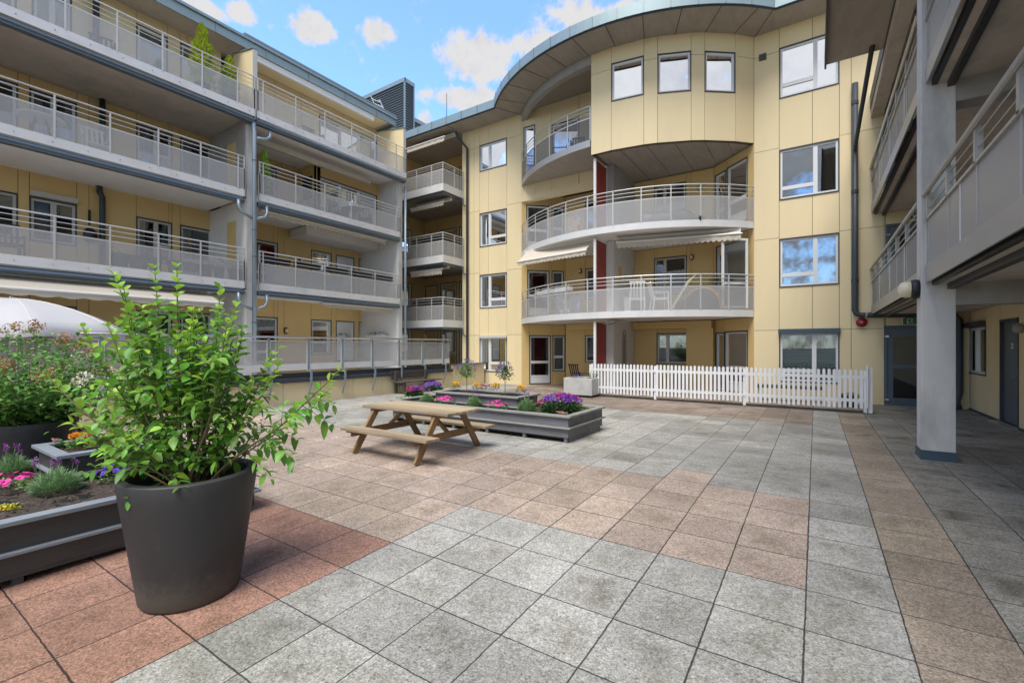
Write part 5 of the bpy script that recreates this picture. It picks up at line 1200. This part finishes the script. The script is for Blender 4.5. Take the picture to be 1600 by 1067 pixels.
zs_, zu_ = gz(.8)+.42, gz(.8)+.64
G1 = 'flowers in the foreground raised bed'; G2 = 'flowers in the raised bed behind the picnic table'
def onbed(px, py, z): x, y = None, None; t = (H-z)/(py-YH); r_ = ray(px); return (t*r_[0], t*r_[1], z)
plant('lavender', onbed(88, 768, zs_), 'lavender clump with purple tips in the middle of the foreground bed', 'flower', 'lavender', .21, .23, ('lav',), 10, 'leafl', G1, 3.4)
plant('lavender', onbed(18, 742, zs_), 'lavender clump at the left edge of the picture', 'flower', 'lavender', .19, .23, ('lav',), 9, 'leafl', G1, 3.)
plant('petunia', onbed(14, 765, zs_), 'hot pink petunia beside the lavender at the left edge', 'flower', 'petunia', .17, .15, ('pink',), 22, 'leafh', G1)
plant('petunia', onbed(178, 752, zs_), 'deep violet petunia just left of the big pot', 'flower', 'petunia', .12, .16, ('violet',), 30, 'leafh', G1)
plant('ground_herb', onbed(8, 798, zs_), 'low yellow green herb in the soil at the bottom left of the bed', 'plant', 'small', .10, .05, ('yellowf',), 3, 'conif', G1)
plant('marigold', onbed(125, 700, zu_), 'two headed orange marigold in the upper tier of the foreground bed', 'flower', 'marigold', .10, .12, ('orange',), 2, 'leafh', G1, 1.2)
plant('dahlia', onbed(92, 699, zu_), 'small dusty pink flower left of the orange marigold', 'flower', 'small', .05, .10, ('palepink',), 3, 'leafh', G1)
plant('pansy', onbed(190, 692, zu_), 'small lilac pansies in the upper tier behind the shrub', 'flower', 'small', .12, .08, ('lilac', 'whitef'), 8, 'leafd', G1)
plant('begonia', onbed(290, 705, zu_-.1), 'small dark pink flowers seen through the shrub behind the pot', 'flower', 'small', .14, .08, ('magenta',), 12, 'leafd', G1)
zs_, zu_ = .39, .60
def front(px, yy=7.07): r_ = ray(px); return (r_[0]*yy/r_[1], yy, .39)
plant('verbena', onbed(648, 620, zs_), 'violet and pink flower clump at the left end of the rear bed', 'flower', 'heads', .20, .22, ('purple', 'magenta', 'lilac'), 12, 'leafd', G2)
plant('verbena', onbed(676, 612, zs_), 'wide violet flower clump next to the upper tier in the rear bed', 'flower', 'heads', .24, .22, ('purple', 'lilac'), 16, 'leafd', G2)
plant('geranium', front(684, 7.15), 'small coral red flowers at the corner of the upper tier', 'flower', 'small', .09, .13, ('redf', 'palepink'), 10, 'leafd', G2)
plant('lavender', front(667), 'green lavender bush left of the pink petunias in the rear bed', 'flower', 'lavender', .16, .26, ('lav',), 6, 'leafl', G2, 2.4)
plant('petunia', front(696), 'pink petunia spreading behind the near corner of the picnic table', 'flower', 'petunia', .20, .20, ('pink',), 30, 'leafh', G2)
plant('lavender', front(740), 'green lavender bush in front of the middle of the upper tier', 'flower', 'lavender', .17, .28, ('lav',), 7, 'leafl', G2, 2.4)
plant('petunia', front(775), 'pink petunia between two lavender bushes in the rear bed', 'flower', 'petunia', .20, .20, ('pink',), 28, 'leafh', G2)
plant('lavender', front(823), 'green lavender bush at the right corner of the upper tier', 'flower', 'lavender', .18, .31, ('lav',), 7, 'leafl', G2, 2.8)
plant('geranium', front(850, 7.3), 'deep red flowers between lavender and the big violet clump', 'flower', 'small', .15, .24, ('redf',), 34, 'leafd', G2)
plant('hydrangea', (-3.85, 7.45, .39), 'large violet hydrangea with many round heads at the right end of the rear bed', 'flower', 'heads', .34, .32, ('purple', 'purple', 'lilac', 'magenta'), 22, 'leafd', G2, 1.8)
plant('begonia', (-3.62, 7.03, .39), 'small pale pink flowers at the front right corner of the rear bed', 'flower', 'small', .10, .10, ('palepink',), 12, 'leafh', G2)
plant('ground_herb', onbed(628, 624, zs_), 'low green herb at the far left end of the rear bed', 'plant', 'small', .14, .07, ('yellowf',), 1, 'leafh', G2)
plant('ground_herb', onbed(921, 641, zs_), 'low green cover in the right corner of the rear bed', 'plant', 'small', .12, .05, ('yellowf',), 1, 'leafh', G2)
for px, py, lb_ in ((712, 609, 'leftmost of the four marigolds in the upper tier'), (745, 610, 'marigold left of the red flowers in the upper tier'), (774, 611, 'marigold right of the red flowers in the upper tier'), (814, 615, 'rightmost of the four marigolds in the upper tier')):
    plant('marigold', onbed(px, py, zu_), 'yellow '+lb_, 'flower', 'marigold', .10, .13, ('yellowf',), 3, 'leafd', G2, 1.)
plant('begonia', onbed(759, 611, zu_), 'dark red flowers between two marigolds in the upper tier', 'flower', 'small', .13, .14, ('redf', 'magenta'), 24, 'leafd', G2)
plant('flowering_standard', (-6.15, 7.55, zu_), 'left one of two small standard trees with lilac flowers', 'small tree', 'standard', .19, .68, ('lilac', 'violet'), 50, 'leafh', 'standard trees in the rear bed')
plant('flowering_standard', (-5.22, 7.62, zu_), 'right one of two small standard trees with lilac flowers', 'small tree', 'standard', .17, .66, ('lilac', 'violet'), 46, 'leafd', 'standard trees in the rear bed', .75)
plant('pansy', (-6.45, 13.6, .55), 'dark violet flowers at the left of the concrete planter', 'flower', 'small', .20, .14, ('violet',), 34, 'leafd')
plant('planter_bush', (-6.0, 13.9, .55), 'loose green plant rising from the concrete planter', 'plant', 'leafy', .2, .30, (), 0, 'leafh')
plant('begonia', (-5.98, 13.45, .55), 'pale pink flowers at the right of the concrete planter', 'flower', 'small', .1, .06, ('palepink',), 10, 'leafd')
# balcony conifers and plants
plant('potted_conifer', (-14.5, 6.0, 8.95), 'taller golden green conifer on the top left balcony', 'shrub', 'conifer', .38, 1.75, (), 0, 'conif', 'conifers on the top balcony', 1.8)
plant('potted_conifer', (-14.5, 6.72, 8.95), 'shorter golden green conifer right of the taller one on the top left balcony', 'shrub', 'conifer', .28, 1.2, (), 0, 'conif', 'conifers on the top balcony', 1.5)
plant('balcony_palm', (-14.5, 7.75, 6.5), 'light green upright plant beside the drainpipe on the third balcony', 'plant', 'conifer', .2, 1.25, (), 0, 'leafy', None, .5)
def tub(x, y, z, r, h, label, m='dkmetal', g=None):
    t = thing('flower_tub', (x, y, z), label, 'plant pot', g); MB().lathe((x, y, z), [(0, 0), (r*.7, 0), (r, h), (r*.9, h), (r*.88, h-.03), (0, h-.03)], 20).build('tub_body', m, t, smooth=False); return t
for i, (px, lbl) in enumerate(((187, 'leftmost'), (216, 'second'), (242, 'third'), (272, 'fourth'), (320, 'fifth'), (342, 'sixth'), (368, 'rightmost'))):
    y = YA+on_seg(px, (-14.65, YA), (-14.65, 14))[0]; r_ = (.2, .22, .16, .17, .2, .15, .22)[i]
    tub(-14.65, y, 3.52, r_, .42, lbl+' of the seven flower tubs behind the pale panels of the lowest left balcony', g='flower tubs on the lowest left balcony')
    plant('balcony_flower', (-14.65, y, 3.90), lbl+' of the seven tub plants on the lowest left balcony', 'plant', 'small' if i < 5 else 'leafy', .2, .22 if i < 5 else .35, ('palepink', 'pink') if i < 5 else (), 8 if i < 5 else 0, 'leafd', 'tub plants on the lowest left balcony')
for y, lbl in ((6.0, 'under the taller conifer'), (6.72, 'under the shorter conifer')): tub(-14.5, y, 8.72, .2, .3, 'dark tub '+lbl)
# flower boxes hung on guards
def fbox(P, Q, z, label, group, plants=None, m='black'):
    L, u, n = frame_of(P, Q); c = ((P[0]+Q[0])/2, (P[1]+Q[1])/2, z); t = thing('flower_box', c, label, 'flower box', group)
    b_ = MB(); b_.obox(P, u, n, 0, L, -.2, -.03, z, z+.14); k = 0
    while k < L-.03: b_.obox(P, u, n, k, k+.05, -.03, -.015, z, z+.16); k += .085
    b_.build('box_body', m, t)
    if plants:
        lv = MB(); fl = MB(); k = 0
        while k < L: tuft(lv, (P[0]+u[0]*k-n[0]*.1, P[1]+u[1]*k-n[1]*.1, z+.12), .09, .14, 18, .06, .02); ball(fl, (P[0]+u[0]*k-n[0]*.1, P[1]+u[1]*k-n[1]*.1, z+.22+random.uniform(-.03, .05)), .03, 10, .02); k += .13
        lv.build('foliage', 'leafd', t); fl.build('flowers', plants, t)
    return t
for k, (a, b_, nm) in enumerate(((412, 455, 'first'), (464, 502, 'second'), (511, 546, 'third'), (552, 583, 'fourth'), (589, 615, 'fifth'))):
    ya = on_seg(a, (-14.33, 0), (-14.33, 14))[0]; yb = on_seg(b_, (-14.33, 0), (-14.33, 14))[0]; fbox((-14.34, ya), (-14.34, yb), 4.26, nm+' from the left of five black rail boxes on the second tier guard', 'black flower boxes on the second tier guard')
for k, (a, b_, z) in enumerate(((-15.3, -14.35, 6.28), (-14.25, -13.4, 6.28), (-15.2, -14.3, 3.48), (-14.2, -13.4, 3.48))):
    fbox((a, 14.82), (b_, 14.82), z, ('left' if k % 2 == 0 else 'right')+' planted rail box on the front of the '+('middle' if k < 2 else 'lowest')+' corner balcony', 'rail boxes on the corner balconies', 'whitef' if k < 2 else 'palepink', m='black')
i0 = [(-9.35, 15.5), (-8.7, 14.95), (-7.95, 14.6), (-7.1, 14.37)]
for k in range(3): fbox((i0[k][0]+.08, i0[k][1]+.06), (i0[k+1][0]-.08, i0[k+1][1]+.03), 3.55, ('left', 'middle', 'right')[k]+' of three planted rail boxes on the lower curved balcony', 'rail boxes on the lower curved balcony', 'whitef', m='white')
# furniture on the curved balconies
def chair(x, y, z, rz, m, label, group=None):
    t = thing('garden_chair', (x, y, z), label, 'chair', group); t.rotation_euler = (0, 0, rz)
    def B(*bx): b_ = MB(); b_.box(*bx); return b_
    def P(b_, nm, mm, bv=0): b_.v = [(p[0]+x, p[1]+y, p[2]+z) for p in b_.v]; return b_.build(nm, mm, t, bevel=bv)
    P(B(-.24, .24, -.22, .24, .40, .44), 'seat', m); s = MB()
    for k in range(5): s.beam((-.2+.1*k, .23, .46), (-.2+.1*k, .36, .95), .05, .015)
    s.beam((-.25, .36, .95), (.25, .36, .95), .04, .04); P(s, 'backrest', m)
    for sx in (-.23, .23):
        P(MB().beam((sx, -.22, 0), (sx, -.2, .62), .035, .035), 'leg', m); P(MB().beam((sx, .28, 0), (sx, .22, .5), .035, .035), 'leg', m); P(MB().beam((sx, -.24, .63), (sx, .28, .64), .05, .02), 'armrest', m)
    return t
chair(-4.95, 15.0, 2.75, R(200), 'white', 'white slatted garden chair on the lower curved balcony')
chair(-4.3, 15.35, 2.75, R(120), 'white', 'white garden chair further back beside a tub on the lower curved balcony')
chair(-7.3, 15.4, 8.46, R(20), 'dkmetal', 'dark garden chair on the top curved balcony'); chair(-8.2, 15.6, 8.46, R(-60), 'dkmetal', 'dark chair nearer the window on the top curved balcony')
chair(-15.3, 11.0, 6.28, R(90), 'dkmetal', 'dark cushioned chair on the third tier balcony'); chair(-15.1, 12.1, 6.28, R(60), 'dkmetal', 'second dark chair nearer the far end on the third tier balcony')
chair(-15.3, 3.9, 6.28, R(90), 'white', 'pale chair behind the panels of the third tier balcony, left section')
chair(-7.15, 15.3, 0, R(160), 'dkmetal', 'dark metal chair standing behind the concrete planter')
chair(-6.55, 15.6, 0, R(200), 'dkmetal', 'dark chair next to the red screen behind the concrete planter')
def cushion_set(x, y, z, label):
    t = thing('covered_sofa', (x, y, z), label, 'sofa'); c = MB(); N_ = 20
    for i in range(N_+1):
        f_ = i/N_; hgt = .34+.18*math.sin(f_*math.pi*1.2+.5)+.16*max(0, math.cos((f_-.72)*9))
        for yy, hh in ((-.32, .0), (-.36, hgt*.7), (-.15, hgt), (.2, hgt+.03), (.32, hgt*.7), (.34, 0)): c.v.append((x-.95+1.9*f_, y+yy, z+hh))
    for i in range(N_):
        for k in range(5): q = i*6+k; c.f.append((q, q+6, q+7, q+1)); c.m.append(0)
    c.f += [tuple(range(6)), tuple(reversed(range(N_*6, N_*6+6)))]; c.m += [0, 0]; c.build('cover', 'dkmetal', t, smooth=True)
cushion_set(-3.9, 15.35, 5.5, 'dark covered seating behind the guard of the middle curved balcony')
gc = thing('covered_barbecue', (-2.85, 15.85, 2.75), 'arched dark cover with tan edging on the lower curved balcony', 'barbecue cover'); c = MB(); e = MB(); N_ = 16; A0 = []
for i in range(N_+1): a = math.pi*i/N_; A0.append((-3.05-.55*math.cos(a), 2.75+.74*math.sin(a)**.8))
for yy in (15.74, 16.15): c.v += [(x, yy, z) for x, z in A0]
c.f = [tuple(range(N_+1)), tuple(reversed(range(N_+1, 2*N_+2)))]+[(i+1, i, N_+1+i, N_+2+i) for i in range(N_)]; c.m = [0]*len(c.f); c.build('cover', 'dkmetal', gc)
e.tube([(x, 15.73, z) for x, z in A0[3:]], .028, 6); e.build('edging', 'orange', gc)
fl_ = thing('folded_parasol', (-3.7, 15.5, 2.75), 'folded pale parasol leaning among the plants on the lower curved balcony', 'parasol'); MB().tube([(-3.95, 15.4, 2.8), (-3.45, 15.6, 3.7), (-3.2, 15.65, 3.95)], [.03, .055, .01], 8).build('canopy', 'cream', fl_)
tub(-3.75, 15.7, 2.75, .16, .35, 'dark tub on the lower curved balcony near the folded parasol'); plant('geranium', (-3.75, 15.7, 3.08), 'red flowering plant in the tub on the lower curved balcony', 'flower', 'small', .2, .28, ('redf', 'pink'), 10, 'leafd')
tub(-5.6, 15.9, 2.75, .14, .6, 'light tall pot beside the white wall on the lower curved balcony', 'plaster'); plant('geranium', (-5.6, 15.9, 3.33), 'red flower in the light tall pot beside the white wall', 'flower', 'small', .13, .25, ('redf',), 8, 'leafd')
plant('hanging_plant', (-2.9, 17.2, 3.8), 'dark bushy plant hanging by the window on the lower curved balcony', 'plant', 'leafy', .2, .2, (), 0, 'leafd')
# patterned screens fixed behind the guards
def screen(pts, z0, z1, m, label, name='privacy_screen'):
    o = solo(MB().sheet(pts, z0, z1, .01), name, m, (pts[0][0], pts[0][1], z0), label, 'screen'); return o
def printm(name, cols, scale):
    m = mat(name, cols[0], .8); nt = m.node_tree; p = nt.nodes['Principled BSDF']; tc = nd(nt, 'ShaderNodeTexCoord'); n = nd(nt, 'ShaderNodeTexNoise', ins={'Scale': scale, 'Detail': 2.}); nt.links.new(tc.outputs['Object'], n.inputs['Vector'])
    r = nd(nt, 'ShaderNodeValToRGB'); cr_ = r.color_ramp; cr_.elements[0].color = (*cols[0], 1); cr_.elements[0].position = .35; cr_.elements[1].color = (*cols[-1], 1); cr_.elements[1].position = .65
    for i, c in enumerate(cols[1:-1]): e = cr_.elements.new(.35+.3*(i+1)/(len(cols)-1)); e.color = (*c, 1)
    nt.links.new(n.outputs['Fac'], r.inputs[0]); nt.links.new(r.outputs[0], p.inputs['Base Color']); M[name] = m; return name
printm('beach_print', [(.10, .25, .42), (.45, .55, .58), (.72, .5, .3), (.3, .12, .2)], 2.2)
printm('garden_print', [(.06, .14, .06), (.5, .3, .08), (.12, .25, .5), (.75, .75, .72)], 4.5)
printm('grey_print', [(.35, .4, .38), (.28, .36, .40), (.52, .42, .33), (.45, .45, .40)], 1.6)
def arc_at(px0, px1, rad, k=6): a = on_arc(px0, rad); b_ = on_arc(px1, rad); t0 = math.atan2(a[1]-CY, a[0]-CX); t1 = math.atan2(b_[1]-CY, b_[0]-CX); return arc_pts(rad, t0, t1, k)
screen(arc_at(868, 906, 5.58), 2.78, 3.42, 'garden_print', 'colourful floral screen on the left of the lower curved balcony')
screen(arc_at(884, 906, 5.58), 5.56, 6.20, 'beach_print', 'beach coloured screen on the left of the middle curved balcony')
ys_ = [on_seg(p_, (-14.36, 0), (-14.36, 14))[0] for p_ in (414, 538)]; screen([(-14.36, ys_[0]), (-14.36, ys_[1])], 3.58, 4.12, 'grey_print', 'faded pastel screen behind the second tier panels')
# small things on walls
def trellis(x, y, z, label):
    t = thing('wall_trellis', (x, y, z), label, 'trellis'); m = MB()
    for dy in (-.16, -.05, .05, .16): m.tube([(x, y+dy, z), (x, y+dy, z+1.2-(abs(dy)*1.2))], .008, 5)
    m.tube([(x, y+.16*math.cos(a/10*math.pi), z+1.0+.3*math.sin(a/10*math.pi)) for a in range(11)], .008, 5)
    for dz in (.3, .9): m.tube([(x, y-.16, z+dz), (x, y+.16, z+dz)], .007, 5)
    m.build('lattice', 'dkmetal', t)
trellis(-5.85, 16.3, .9, 'arched iron trellis on the pale divider wall behind the fence')
solo(MB().box(-5.89, -5.86, 15.75, 16.05, 3.95, 4.45), 'wall_picture', 'ochre', (-5.88, 15.9, 3.95), 'small framed picture on the white divider wall of the lower curved balcony', 'picture')
w_ = thing('wall_ornament', (XB+.02, 3.4, 4.55), 'dark hanging ornament between window and drainpipe, lowest left balcony', 'ornament'); y = YA+on_seg(138, (XB, YA), (XB, 14))[0]
MB().tube([(XB+.1, y, 5.35), (XB+.1, y, 4.95)], .03, 6).build('hanger', 'dkmetal', w_); MB().lathe((XB+.15, y, 4.45), [(.05, 0), (.14, .1), (.15, .3), (.08, .38)], 14).build('ornament_bowl', 'black', w_)
wb = thing('wall_flower_shelf', (-15.5, YZ-.2, 1.9), 'white shelf with green plants on the far cross wall above the terrace', 'shelf'); MB().box(-16.1, -14.9, YZ-.35, YZ-.13, 2.02, 2.06).build('shelf_board', 'white', wb); s = MB()
for k in range(12): s.box(-16.1+k*.1, -16.04+k*.1, YZ-.37, YZ-.35, 1.98, 2.12)
s.build('shelf_pickets', 'white', wb); plant('trailing_plant', (-15.5, YZ-.25, 2.07), 'trailing green plant lying along the white shelf on the cross wall', 'plant', 'leafy', .45, .14, (), 0, 'leafd', None, .9)
plant('terrace_bush', (-13.0, 13.2, .6), 'light green bush at the far end of the terrace behind the railing', 'shrub', 'leafy', .4, 1.5, (), 0, 'leafh', None, 1.6)
cb2 = thing('storage_bench', (-.7, 15.6, 0), 'low dark green bench under the ground floor window behind the fence', 'bench'); MB().box(-1.5, .15, 15.5, 15.95, .38, .46).build('seat', 'pipe', cb2)
for x in (-1.45, .02): MB().box(x, x+.08, 15.55, 15.9, 0, .38).build('leg', 'concrete', cb2)
tub(.75, 15.2, 0, .2, .28, 'low dark tub behind the right end of the picket fence'); plant('patio_plant', (.75, 15.2, .24), 'low dark plant in the tub behind the right end of the fence', 'plant', 'leafy', .2, .12, (), 0, 'leafd')
plant('joint_weed', (*(lambda p: (p[0], p[1]))(onbed(1088, 1008, gz(1.9))), gz(1.9)), 'tiny green weed growing in the joint between two grey slabs near the front', 'weed', 'small', .022, .012, ('yellowf',), 1, 'leafh', None, .25)
def patio_table(x, y, z, label, m='white'):
    t = thing('patio_table', (x, y, z), label, 'table'); MB().lathe((x, y, z), [(0, .70), (.42, .70), (.43, .715), (.42, .73), (0, .73)], 24).build('table_top', m, t)
    for k in range(4): a = k*1.571+.6; MB().tube([(x+.12*math.cos(a), y+.12*math.sin(a), z+.7), (x+.34*math.cos(a), y+.34*math.sin(a), z)], .016, 6).build('leg', 'dkmetal', t)
patio_table(-15.3, 2.9, 6.28, 'round pale table on the third tier balcony, left section'); patio_table(-15.2, 11.6, 6.28, 'round dark table between the two chairs on the third tier balcony', 'dkmetal')
patio_table(-15.4, 1.6, 3.52, 'round table behind the panels of the lowest left balcony, left part', 'picktop')
chair(-15.5, 2.4, 3.52, R(90), 'dkmetal', 'dark chair beside the wooden topped table on the lowest left balcony'); chair(-15.2, 4.0, 8.72, R(80), 'dkmetal', 'dark chair left of the taller conifer on the top balcony'); chair(-15.2, 1.6, 8.72, R(40), 'white', 'pale chair near the left edge of the top balcony')
chair(-15.3, 10.0, 8.72, R(90), 'dkmetal', 'dark chair in front of the glazed doors on the top right section balcony')
bpy.context.view_layer.update()
